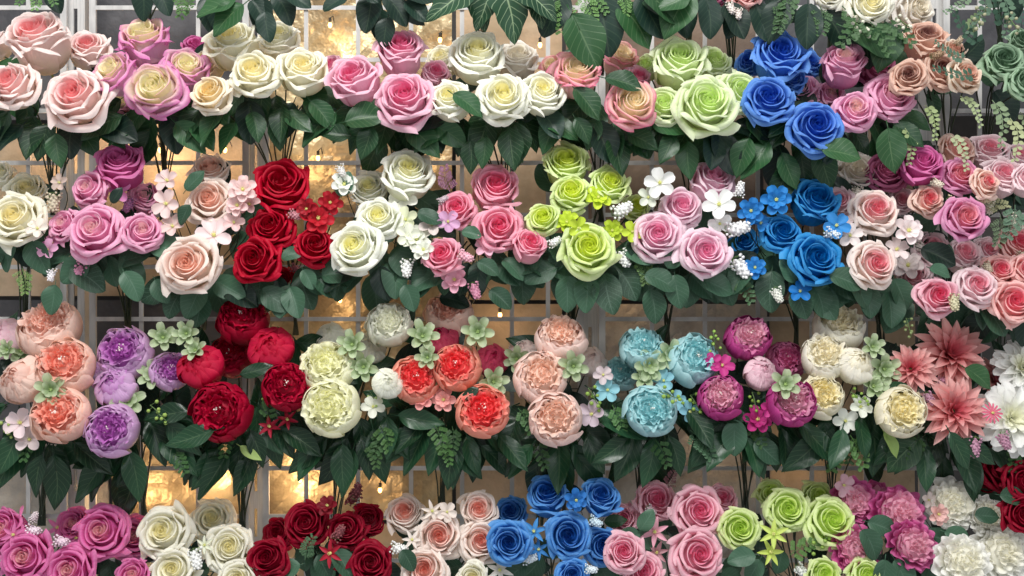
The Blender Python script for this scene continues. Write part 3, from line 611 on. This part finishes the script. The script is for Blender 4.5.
B('rose_bouquet', 'yellow green roses with lime star blossoms in the bottom row', 4,
  [(r_,'limegreen',739,529,44,-.1,.25),(r_,'limegreen',787,510,44,0,.3),(r_,'limegreen',817,499,34,.1,.5,1),(r_,'limegreen',830,523,50,.1,.45),(r_,'limegreen',772,496,34,-.2,.6,1),(r_,'limegreen',823,576,38,0,.4),(r_,'limegreen',866,576,36,0,.4)],
  [('st','#d3e57a',774,534,34,0),('st','#cfe070',770,552,32,0),('be','#eef0ec',795,565,24,-40),('gb','#8fae52',806,552,28,40),('fo','#5a7d42',790,555,34,30)],
  lv=[('euc',755,555,28,190),('euc',760,560,26,240)], clip=(800,640))
B('peony_bouquet', 'ruffled magenta peonies in the bottom row beside the white ruffled ones', 4,
  [('ruf','r_mag',854,502,42,-.1,.3),('ruf','r_mag',898,513,54,.1,.25),('ruf','r_mag',912,546,50,.1,.25),('ruf','r_mag',856,549,46,-.1,.3),('ruf','r_mag',876,500,36,0,.4,1)],
  [('bl','#e3b8c6',843,485,26,0)],
  lv=[('euc',862,530,34,-60),('euc',885,560,34,-100),('euc',895,560,36,-60),('euc',925,565,34,-60),('euc',868,522,30,-20)], clip=(885,640))
B('peony_bouquet', 'ruffled ivory white peonies in the bottom right corner', 4,
  [('ruf','r_white',951,505,50,-.1,.3),('ruf','r_white',986,516,40,.2,.3),('ruf','r_white',962,562,54,-.1,.2),('ruf','r_white',1000,553,58,0,.2),('ruf','r_white',1012,520,34,.3,.3,1)],
  [('dbl','#efc3bc',938,514,24,0),('bl','#f3e6e0',928,500,18,0)],
  lv=[('euc',948,540,26,160),('euc',945,532,26,-20),('euc',975,515,24,0),('euc',975,498,28,20)], clip=(975,640))
B('rose_bouquet', 'deep crimson roses at the right edge above the ivory ruffled peonies', 4,
  [(r_,'dkred',1002,469,44,0,.4),(r_,'dkred',1022,482,40,.1,.3),(r_,'dkred',1021,515,42,0,.3),(r_,'dkred',985,480,32,-.2,.4,1)],
  lv=[('euc',1000,495,28,-10)], clip=(1010,620), hang=12)
# ---- hanging greenery of the row above the frame
B('leaf_bunch', 'dark rounded leaves with a broad green leaf hanging over the cream roses', 0, [],
  [('fe','#4c7238',190,-10,34,-110),('fe','#4c7238',178,-12,30,-80)],
  lv=[('big',238,-4,46,205),('big',244,4,44,222),('dark',205,-4,44,-70),('dark',262,-2,38,-90),('dark',275,-6,34,-60),('dark',252,0,32,-60),('dark',222,-10,44,-90),('dark',282,-12,34,-30),('dark',265,12,30,-80)], clip=(270,55), skirt=False, cat='foliage')
B('leaf_bunch', 'light green fern tips hanging in the top left corner', 0, [],
  [('fe','#6a9150',36,-14,28,-90),('fe','#567a45',44,-16,28,-60),('fe','#567a45',26,-16,26,-110)], lv=[('dark',142,-14,34,-90),('dark',155,-12,30,-60),('dark',50,-16,30,-70)], clip=(150,45), skirt=False, cat='foliage')
B('leaf_bunch', 'blackish rounded leaves hanging above the soft pink roses', 0, [], [],
  lv=[('dark',358,-10,24,-30),('dark',372,-6,40,-100),('dark',385,-4,36,-50),('dark',395,12,32,-20),('dark',378,10,36,-80),('dark',402,-8,34,-10),('dark',388,18,30,-100),('dark',350,-8,32,-150),('dark',405,2,30,-40)], clip=(382,55), skirt=False, cat='foliage')
B('leaf_bunch', 'large pale veined leaves hanging above the white roses', 0, [], [],
  lv=[('vein',472,-16,58,215),('vein',470,-14,48,-70),('vein',500,-18,62,-75),('vein',520,-12,50,-40),('vein',492,-16,50,-110),('vein',530,-10,40,-70)], clip=(482,60), skirt=False, cat='foliage')
B('leaf_bunch', 'broad green leaves with fern sprigs hanging above the pink rimmed roses', 0, [],
  [('fe','#5c8442',566,0,40,-100),('fe','#5c8442',580,-4,34,-60),('fe','#4c7238',558,-6,34,-130),('fe','#5c8442',622,-6,26,-80),('fo','#4c7238',592,-4,26,-50)],
  lv=[('big',572,14,62,-62),('big',618,4,54,-50),('big',640,-6,52,-25),('dark',600,-4,60,-80),('dark',560,-12,50,-110),('dark',640,-6,50,-60),('dark',620,-8,40,-100),('dark',655,-10,40,-50)], clip=(600,75), skirt=False, cat='foliage')
B('leaf_bunch', 'mid green broad leaf hanging above the pale green roses', 0, [], [],
  lv=[('big',644,-8,50,-40),('big',690,-10,54,-120),('dark',680,-8,46,-80),('big',690,-6,36,-160),('dark',695,-12,36,-50)], clip=(690,60), skirt=False, cat='foliage')
B('rose_bouquet', 'dusky pink roses with tiny white berries peeking in at the top edge', 0,
  [(r_,'magdusty',718,-8,34,0,0,1),(r_,'coralpink',746,-8,36,0,-.1)],
  [('be','#e8ddd6',728,2,18,-70),('be','#e8ddd6',738,8,16,-90)],
  lv=[('dark',705,-2,40,-80),('dark',725,4,40,-60),('dark',740,2,38,-110),('dark',755,4,40,-70),('dark',765,-4,40,-40)], clip=(730,80), skirt=False)
B('rose_bouquet', 'big white roses over fern sprigs at the top edge on the right', 0,
  [(r_,'ivory',867,6,52,0,.1),(r_,'ivory',829,-6,34,-.2,0),(r_,'ivory',893,2,42,.2,.1,1),(r_,'offwhite',914,10,42,.3,0,1)],
  [('fo','#3b5a34',790,-10,40,-110),('fe','#3b5a34',785,4,36,-110),('fo','#3b5a34',870,22,44,-60),('fo','#3b5a34',885,22,40,-40),('fo','#3b5a34',842,6,40,-60),('gb','#e8e6d2',850,20,26,-40),('gb','#e8e6d2',895,18,22,-40),('fo','#3b5a34',860,18,40,-130),('fe','#3f5f38',820,6,34,-90)],
  lv=[('big',846,28,58,-25),('big',885,22,50,-95),('dark',825,12,44,-60),('dark',808,4,44,-90),('dark',780,0,44,-110),('dark',860,20,50,-80)], clip=(830,85), skirt=False)
B('leaf_bunch', 'thin trailing vine twigs hanging in the top right corner', 0, [],
  [('eu','#4a6350',985,-6,40,-110),('eu','#55705a',1000,-6,42,-80),('eu','#4a6350',1015,-8,40,-60),('gb','#a9a888',980,6,26,-100),('eu','#6a8064',970,-8,32,-140),('gb','#a9a888',1005,14,24,-60)], lv=[('dark',1010,-14,34,-80)], clip=(1000,50), skirt=False, cat='foliage')

# ---------------------------------------------------------------- depth relaxation
allf = []
for b in BQ:
    if b['fl']:
        ys = [f[3] for f in b['fl']]; cy = sum(ys)/len(ys)
    for i, f in enumerate(b['fl']):
        Y = -.16-.03*max(-1.2, min(1.2, (f[3]-cy)/35))
        if f[7]: Y = -.085
        allf.append(dict(b=b, i=i, x=f[2], y=f[3], r=f[4]*S*.45, Y=Y, back=f[7]))
for it in range(60):
    mv = False
    for i, a in enumerate(allf):
        for c in allf[i+1:]:
            if abs(a['x']-c['x']) > 80 or abs(a['y']-c['y']) > 80: continue
            q = math.hypot(a['x']-c['x'], a['y']-c['y'])*S; need = .92*(a['r']+c['r'])
            if q >= need: continue
            dy = math.sqrt(need*need-q*q); g = a['Y']-c['Y']
            if abs(g) >= dy-1e-4: continue
            hi, lo = (a, c) if (g > 0 or (g == 0 and a['y'] < c['y'])) else (c, a)
            if hi['back'] == 0 and lo['back'] == 1 : hi, lo = lo, hi
            k = (dy-abs(g))*.5
            hi['Y'] += k; lo['Y'] -= k; mv = True
            hi['Y'] = min(hi['Y'], -.055); lo['Y'] = max(lo['Y'], -.27)
    if not mv: break
fd = {(id(a['b']), a['i']): a for a in allf}
def front(x, y, pad=0):
    best = None
    for a in allf:
        q = math.hypot(a['x']-x, a['y']-y)*S
        if q < a['r']+pad:
            v = a['Y']-math.sqrt(max(0, a['r']**2-min(q, a['r'])**2))*.92
            best = v if best is None else min(best, v)
    return best

rows = {0:'greenery and flowers hanging at the top edge', 1:'rose bunches in the top row', 2:'rose bunches in the second row', 3:'bunches in the third row', 4:'bunches in the bottom row'}
LK = {0:('dark', 30), 1:('rose', 38), 2:('euc', 34), 3:('long', 47), 4:('euc', 28)}
def add_leaf(root, R0, kind, x, y, L, ang, Y, fwd=.25, nup=.5, roll=0):
    m = LM[kind]
    link('leaf', R.choice(LV[kind]), m, root, P(x, y, Y)-R0, axes_q(ang, fwd, nup, roll), (M(L, Y),)*3)
def stem_curve(root, R0, a, c, r=.0013, mid=None, name='stem'):
    mb = MB(); pts = []
    m1 = mid
    for i in range(11):
        t = i/10
        p = a*(1-t)**3+3*m1[0]*t*(1-t)**2+3*m1[1]*t*t*(1-t)+c*t**3
        pts.append(p-R0)
    mb.tube(pts, r, 5); link(name, mb.mesh('stem'), STEM, root)
for b in BQ:
    row = b['row']; cx, cyy = b['clip']
    R0 = P(cx, cyy, 0); R0.y = -.004
    root = bpy.data.objects.new(b['name'], None); col.objects.link(root); root.location = R0
    root.empty_display_size = .02
    root['label'] = b['label']; root['category'] = b['cat']; root['group'] = rows[row]
    fl = b['fl']
    if fl:
        x0 = min(f[2]-f[4]*.4 for f in fl); x1 = max(f[2]+f[4]*.4 for f in fl)
        yb = max(f[3]+f[4]*.5 for f in fl if not f[7] or len(fl) < 3) ; yt = min(f[3] for f in fl)
    # flowers
    for i, f in enumerate(fl):
        kind, sch, x, y, d, tx, ty, back = f
        Y = fd[(id(b), i)]['Y']
        o, h, s, st = R.choice(variants('cup' if kind == 'rose' and ty >= .5 else kind))
        sc = M(d, Y)*{'rose':.93 if ty >= .5 else .87, 'peony':1.0, 'bud':1.05, 'ruf':.98, 'dahlia':.95, 'mum':.95}[kind]
        q = facing(tx+R.uniform(-.08, .08), ty+.08, R.uniform(0, 6.28))
        p = P(x, y, Y)
        if kind in ('peony', 'bud'): p = p
        ro = link(ONAME[kind], o, pm(sch), root, p-R0, q, (sc*R.uniform(.96, 1.03), sc*R.uniform(.96, 1.03), sc*(1 if kind != 'bud' else 1.15)))
        link('inner_petals', h, pm(sch), ro); link('sepals', s, SEP, ro)
        if st is not None and sch not in ('p_white', 'p_cream', 'p_blush', 'p_butter', 'p_ivory', 'p_palepeach'):
            link('stamens', st, cm('#f8efe6'), ro)
        if row > 0 or True:
            dv = q @ Vector((0, 0, 1)); a = p-dv*sc*.6
            k = P(cx+(x-cx)*.18, max(cyy-75, y+10 if row else -60), -.06)
            a2 = a-dv*sc*.5; a2.y = min(a2.y, -.02)
            stem_curve(root, R0, a, R0+Vector((R.uniform(-.006, .006), 0, 0)), mid=(a2, k))
    if row > 0:
        for k in range(3):
            a = P(cx+R.uniform(-30, 30), cyy-105+R.uniform(-8, 8), -.09)
            stem_curve(root, R0, a, R0+Vector((R.uniform(-.007, .007), 0, 0)), mid=(P(cx+R.uniform(-18, 18), cyy-85, -.07), P(cx+R.uniform(-6, 6), cyy-50, -.03)), name='stem')
    else:
        for k in range(5):
            a = P(cx+R.uniform(-30, 30), -25, -.07)
            stem_curve(root, R0, a, R0+Vector((R.uniform(-.006, .006), 0, 0)), mid=(P(cx+R.uniform(-14, 14), 0, -.06), P(cx+R.uniform(-6, 6), 20, -.03)))
    # skirt of leaves
    if fl and row > 0:
        kd, L = LK[row]; w = x1-x0
        if b['skirt']:
            n = {1:17, 2:16, 3:19, 4:8}[row] if b['hang'] is None else 7
            n = max(5, int(n*min(1.15, w/105)))
            hang = b['hang'] or {1:36, 2:28, 3:46, 4:10}[row]
            for i in range(n):
                t = (i+.5)/n; x = x0+w*(.03+.94*t)+R.uniform(-6, 6)
                low = [f[3]+f[4]*.42 for f in fl if abs(f[2]-x) < f[4]*.5+6]
                yy = (max(low) if low else (yt+yb)/2)
                yy = .5*yy+.5*(yb-8)
                tier = i % 3
                y = yy-12+hang*(.0, .35, .62)[tier]*(1-.5*abs(2*t-1))+R.uniform(-5, 5)
                ang = -90+(t-.5)*120+R.uniform(-30, 30)
                LL = L*R.uniform(.85, 1.25); LY = -.11-.035*tier/2-R.uniform(0, .03); fw = R.uniform(.0, .5)
                for a in allf:
                    if a['b'] is b: continue
                    for q in (.4, .7, 1.0):
                        if math.hypot(a['x']-x-q*LL*math.cos(math.radians(ang)), a['y']-y+q*LL*math.sin(math.radians(ang)))*S < a['r']*.95 and LY < a['Y']+.02 and R.random() < .8:
                            LY = min(-.025, a['Y']+a['r']*.6); fw = -.1
                add_leaf(root, R0, kd if R.random() < .9 or row == 3 else 'dark', x, y, LL, ang, LY, fwd=fw, nup=R.uniform(.2, 1.0), roll=R.uniform(-.4, .4))
        nf = {1:7, 2:9, 3:10, 4:9}[row]
        for i in range(nf):
            x = R.uniform(x0+8, x1-8); y = R.uniform(yt+12, yb-4)
            add_leaf(root, R0, R.choice([kd, 'dark']), x, y, L*R.uniform(.8, 1.1), R.uniform(-180, 180), -.075-R.uniform(0, .02), fwd=R.uniform(-.2, .3), nup=R.uniform(0, .6), roll=R.uniform(-.4, .4))
        if row == 3 and b['skirt']:
            for i in range(1):
                x = R.uniform(x0+10, x1-10); y = yb-10+R.uniform(-5, 15)
                link('fern_sprig', R.choice(FO), cm(R.choice(['#2f5228', '#3a6032'])), root, P(x, y, -.16)-R0, axes_q(-90+R.uniform(-40, 40), .4), (M(25, -.16),)*3)
    # leaves set into the bunch by hand
    for (kd, x, y, L, ang) in b['lv']:
        fr = front(x+.5*L*math.cos(math.radians(ang)), y-.5*L*math.sin(math.radians(ang)), 0)
        f0 = front(x, y)
        c = [v for v in (fr, f0) if v is not None]
        Y = (min(c)-.006) if c else -.165-R.uniform(0, .02)
        if row == 0: Y = -.13-R.uniform(0, .05)-(.03 if kd in ('big', 'vein') else 0)
        Y = max(Y, -.29)
        add_leaf(root, R0, kd, x, y, L, ang, Y, fwd=.12, nup=.55, roll=R.uniform(-.2, .2))
    # fillers
    for (kd, c, x, y, s, ang) in b['fi']:
        fr = front(x, y, .004); Y = (fr-.006 if fr is not None else -.16-R.uniform(0, .02)); Y = max(Y, -.30)
        if row == 0: Y = min(Y, -.17)
        p = P(x, y, Y)
        if kd in BL:
            o, ce = R.choice(BL[kd]); q = facing(R.uniform(-.35, .35), R.uniform(.0, .6), R.uniform(0, 6))
            ro = link(BNAME[kd], o, (pm('su') if kd == 'su' else cm(c, rough=.6, transl=.2)), root, p-R0, q, M(s, Y)*.9)
            link('blossom_centre', ce, cm('#dfe08a' if kd != 'su' else '#a9c27c'), ro)
            if kd != 'dz':
                stem_curve(root, R0, p+Vector((0, .004, 0)), P(cx+(x-cx)*.3, min(cyy-60, y+60) if row else -30, -.06), r=.0008, mid=(p+Vector((0, .04, -.01)), p+Vector((0, .05, -.04))), name='twig')
        elif kd in BE:
            o, tw = R.choice(BE[kd]); q = axes_q(ang, .3)
            ro = link('berry_spray', o, cm(c, rough=.5), root, p-R0, q, M(s, Y)*.95); link('twig', tw, TWIG, ro)
        elif kd in ('fe', 'fo', 'eu'):
            me = R.choice({'fe':FE, 'fo':FO, 'eu':EU}[kd])
            link({'fe':'fern_sprig', 'fo':'fern_sprig', 'eu':'eucalyptus_sprig'}[kd], me, cm(c), root, p-R0, axes_q(ang, .25, .5), M(s, Y)*(.8 if kd != 'eu' else 1.0))

# ---------------------------------------------------------------- wire grid, uprights
WIRE = plain_mat('white coated wire', '#b9b8b6', '#cfcdca', .4, 20, spec=.4)
def upright(x, w, label, lean=0):
    Y = .012; c = P(x, 288, Y); W = M(w, Y); H = 1.15; mb = MB(); T = .0035; sw = W*.22
    for s in (-1, 1): mb.box((s*(W/2-(W-sw)/4), 0, 0), ((W-sw)/2, T, H))
    z = -H/2
    while z < H/2:
        mb.box((0, 0, z), (sw, T, .028)); z += .075
    for s in (-1, 1): mb.box((s*W/2, .008, 0), (.002, .018, H))
    o = link('slotted_upright', mb.mesh('slotted_upright', False), WIRE, None, c); o.rotation_euler = (0, lean, 0)
    o['label'] = label; o['category'] = 'post'; o['group'] = 'slotted uprights holding the grid panels'
upright(76, 17, 'slotted grey white upright post left, behind the blush pink roses')
upright(256, 14, 'slotted upright post behind the ivory white and red roses')
upright(590, 16, 'slotted upright post behind the blush peach peonies')
upright(934, 18, 'slotted upright post right, behind the dusty peach roses and dahlias')
def panel(xa, xb, xs, ys, label):
    Y = 0; root = bpy.data.objects.new('wire_grid_panel', None); col.objects.link(root)
    c = P((xa+xb)/2, 288, Y); root.location = c
    root['label'] = label; root['category'] = 'grid panel'; root['group'] = 'white wire grid panels'
    H = M(620, Y); t = M(5.0, Y); f = MB(); w = MB()
    for x in (xa, xb): f.box((P(x, 0, Y).x-c.x, 0, 0), (t*1.3, .006, H))
    for y in (-22, 598): f.box((0, 0, P(0, y, Y).z), (M(xb-xa, Y)+t, .0062, t*1.3))
    for x in xs: w.box((P(x, 0, Y).x-c.x, .002, 0), (t*.85, .003, H))
    for y in ys: w.box((0, -.0012, P(0, y, Y).z), (M(xb-xa, Y), .003, t*.85))
    link('frame', f.mesh('frame', False), WIRE, root); link('wire_grid', w.mesh('wire_grid', False), WIRE, root)
YS = [8, 60, 111, 163, 215, 267, 319, 371, 422, 468, 516, 560]
panel(-120, 64, [-60, -8, 28], YS, 'white wire grid panel at the far left')
panel(93, 246, [141, 198], YS, 'white wire grid panel behind the mauve and magenta edged roses')
panel(266, 581, [306, 358, 411, 462, 512, 548], YS, 'white wire grid panel in the middle behind the white and coral flowers')
panel(602, 922, [652, 705, 758, 812, 866], YS, 'white wire grid panel behind the aqua, blue and lime flowers')
panel(946, 1150, [980, 1030, 1085], YS, 'white wire grid panel at the far right')

# ---------------------------------------------------------------- things behind the grid
def sheet_mat(name, c1, c2, metal, rough, bump=.8, sc=9):
    t = NT(name); g = t.new('ShaderNodeTexCoord')
    n = t.noise(sc, 5, g.outputs['Object'], .6); n2 = t.noise(sc*4, 4, g.outputs['Object'])
    c = t.mix(t.mapr(n, .35, .68), lin(c1), lin(c2))
    t.bsdf(c, rough, metal, normal=t.bump(t.math('ADD', n, t.math('MULTIPLY', n2, .4)), bump, .02)); return t.m
KRAFT = sheet_mat('kraft paper', '#a89478', '#cdb497', 0, .7, .25)
GREYB = sheet_mat('grey board', '#6d6a68', '#8d8884', 0, .6, .2)
GOLD = sheet_mat('gold foil', '#8f7c5e', '#dcc9a0', .45, .38, .5, 7)
BROWN = sheet_mat('brown board', '#756458', '#907c69', 0, .65, .25)
BEIGE = sheet_mat('beige translucent film', '#989086', '#bcb4a8', 0, .35, .6)
DARK = sheet_mat('dark board', '#3c3c40', '#58575a', 0, .6, .2)
def sheet(kind, xa, ya, xb, yb, Y, mat, label, cr=.004):
    rg = random.Random(int(xa*7+ya)); a = P(xa, yb, Y); b = P(xb, ya, Y); c = (a+b)/2; mb = MB()
    hx, hz = (b.x-a.x)/2, (b.z-a.z)/2; p1, p2, p3 = rg.uniform(0, 6), rg.uniform(0, 6), rg.uniform(0, 6)
    nx, nz = max(8, int(hx*120)), max(8, int(hz*120))
    j = [[rg.uniform(-1, 1) for _ in range(nx+1)] for _ in range(nz+1)]
    for s, off in ((1, 0), (-1, .004)):
        def fn(u, v):
            x = u*hx; z = (2*v-1)*hz*s
            i = int(round((v if s == 1 else 1-v)*nz)); k = int(round((u+1)/2*nx))
            y = cr*(math.sin(x*34+p1+z*11)+.7*math.sin(z*41+p2-x*23)+.5*j[i][k])
            return Vector((x, y+off, z)), (0, 0, 0, 1)
        mb.grid(fn, nx, nz)
    o = link(kind, mb.mesh(kind, cr < .003), mat, None, c)
    o['label'] = label; o['category'] = 'sheet'; o['group'] = 'sheets of board, paper and foil behind the grid'
sheet('dark_board', -140, -60, 262, 120, .10, DARK, 'dark grey board behind the grid in the top left', .001)
sheet('gold_foil_sheet', 264, -60, 452, 122, .09, GOLD, 'crinkled gold foil behind the grid above the pink roses')
sheet('kraft_paper_sheet', 456, -60, 562, 300, .10, KRAFT, 'kraft paper behind the grid around the white roses in the top row', .002)
sheet('brown_board', 566, -60, 760, 300, .10, BROWN, 'brown board behind the grid around the pale green roses', .001)
sheet('kraft_paper_sheet', -140, 124, 262, 296, .095, KRAFT, 'orange lit kraft paper behind the grid left, above the mauve roses', .002)
sheet('gold_foil_sheet', 264, 126, 452, 520, .09, GOLD, 'gold foil behind the grid below the white and red roses')
sheet('dark_board', -140, 300, 262, 440, .10, DARK, 'dark slate board behind the grid above the peach and purple peonies', .001)
sheet('beige_film_sheet', -140, 444, 108, 640, .09, BEIGE, 'grey beige film behind the grid in the bottom left')
sheet('gold_foil_sheet', 112, 444, 262, 640, .085, GOLD, 'shiny gold foil behind the grid above the ivory roses')
sheet('kraft_paper_sheet', 456, 304, 562, 640, .10, KRAFT, 'kraft paper behind the grid around the blush peonies', .002)
sheet('beige_film_sheet', 566, 304, 766, 640, .09, BEIGE, 'greyish film behind the grid between blue and pink roses')
sheet('kraft_paper_sheet', 770, 304, 915, 640, .10, KRAFT, 'brown paper behind the grid above the yellow green roses', .002)
sheet('brown_board', 764, 120, 915, 300, .10, BROWN, 'brown board behind the grid around the azure blue roses', .001)
sheet('kraft_paper_sheet', 264, 524, 452, 640, .10, KRAFT, 'kraft paper behind the grid behind the dark red roses', .002)
sheet('dark_board', 764, -60, 1150, 116, .13, DARK, 'dark board behind the grid in the top right', .001)
def wall(name, c, d, mat):
    mb = MB(); mb.box((0, 0, 0), d); o = link(name, mb.mesh(name, False), mat, None, c); o['kind'] = 'structure'
wall('wall_back', (0, .36, 0), (3.2, .04, 2.4), sheet_mat('wall plaster', '#3a3836', '#4a4643', 0, .8, .1))

# fairy lights
EM = {}
def emat(c, s):
    t = NT('bulb'); e = t.new('ShaderNodeEmission'); e.inputs[0].default_value = lin(c); e.inputs[1].default_value = s; t.l(e.outputs[0], t.out.inputs[0]); return t.m
bulb = emat('#ffc070', 7)
cap = plain_mat('bulb cap', '#2a2a26', '#3a3a34')
GL = [(160,150,5.5,'cream peach roses, glowing under the magenta edged roses'),(60,148,3.0,'the blush pink roses at left'),(225,150,1.6,'the cream roses at left'),
      (318,158,2.2,'the white roses, left of their leaves'),(340,300,1.6,'the bright red roses, low'),(425,150,1.4,'the soft pink roses'),(205,478,6.0,'the ivory white roses'),(140,490,3.6,'the fuchsia roses'),(300,480,5.0,'the dark red roses'),
      (625,285,1.0,'the light pink roses, left side'),(500,315,1.2,'the candy pink roses, low'),(330,25,1.8,'the gold foil at the top'),(440,40,1.0,'the hanging blackish leaves'),(668,35,.5,'the pale green roses'),
      (1003,146,1.0,'the pale pink roses at the right edge'),(380,490,1.4,'the beige white roses'),(715,448,.7,'the magenta peonies'),(803,455,1.0,'the buttery peonies'),(540,45,.7,'the veined leaves')]
for (x, y, e, lb) in GL:
    p = P(x, y, .05)
    root = bpy.data.objects.new('fairy_light', None); col.objects.link(root); root.location = p
    root['label'] = 'tiny warm bulb behind the grid near '+lb; root['category'] = 'light'; root['group'] = 'warm fairy lights behind the grid'
    b1 = MB(); b1.ball((0, 0, 0), .0035, 8, 6, (1, 1, 1.5)); link('bulb', b1.mesh('bulb'), bulb, root)
    c1 = MB(); c1.tube([(0, 0, .004), (0, 0, .012)], .0025, 8); c1.tube([(0, 0, .012), (.002, .02, .02), (0, .044, .012)], .0007, 5); link('cap', c1.mesh('cap'), cap, root)
    l = bpy.data.lights.new('fairy glow', 'POINT'); l.energy = e*.06; l.color = (1, .66, .36); l.shadow_soft_size = .02
    lo = bpy.data.objects.new('fairy_glow', l); col.objects.link(lo); lo.location = p+Vector((0, -.008, -.01))

# ---------------------------------------------------------------- light
def area(loc, tgt, size, e, c=(1, 1, 1), sy=None):
    l = bpy.data.lights.new('shop light', 'AREA'); l.energy = e; l.color = c; l.size = size
    if sy: l.shape = 'RECTANGLE'; l.size_y = sy
    o = bpy.data.objects.new('shop_light', l); col.objects.link(o); o.location = loc
    o.rotation_euler = (Vector(tgt)-Vector(loc)).to_track_quat('-Z', 'Y').to_euler()
area((-.3, -1.6, 1.9), (0, 0, 0), 1.3, 62, (1, .985, .96), .7)
area((.9, -2.4, .9), (0, 0, 0), 1.2, 11, (.94, .97, 1))
w = bpy.data.worlds.new('w'); bpy.context.scene.world = w; w.use_nodes = True
w.node_tree.nodes['Background'].inputs[0].default_value = (.95, .97, 1, 1); w.node_tree.nodes['Background'].inputs[1].default_value = .5
sc = bpy.context.scene
sc.view_settings.view_transform = 'Standard'; sc.view_settings.look = 'None'; sc.view_settings.exposure = 0
sc.cycles.max_bounces = 6; sc.cycles.transmission_bounces = 4
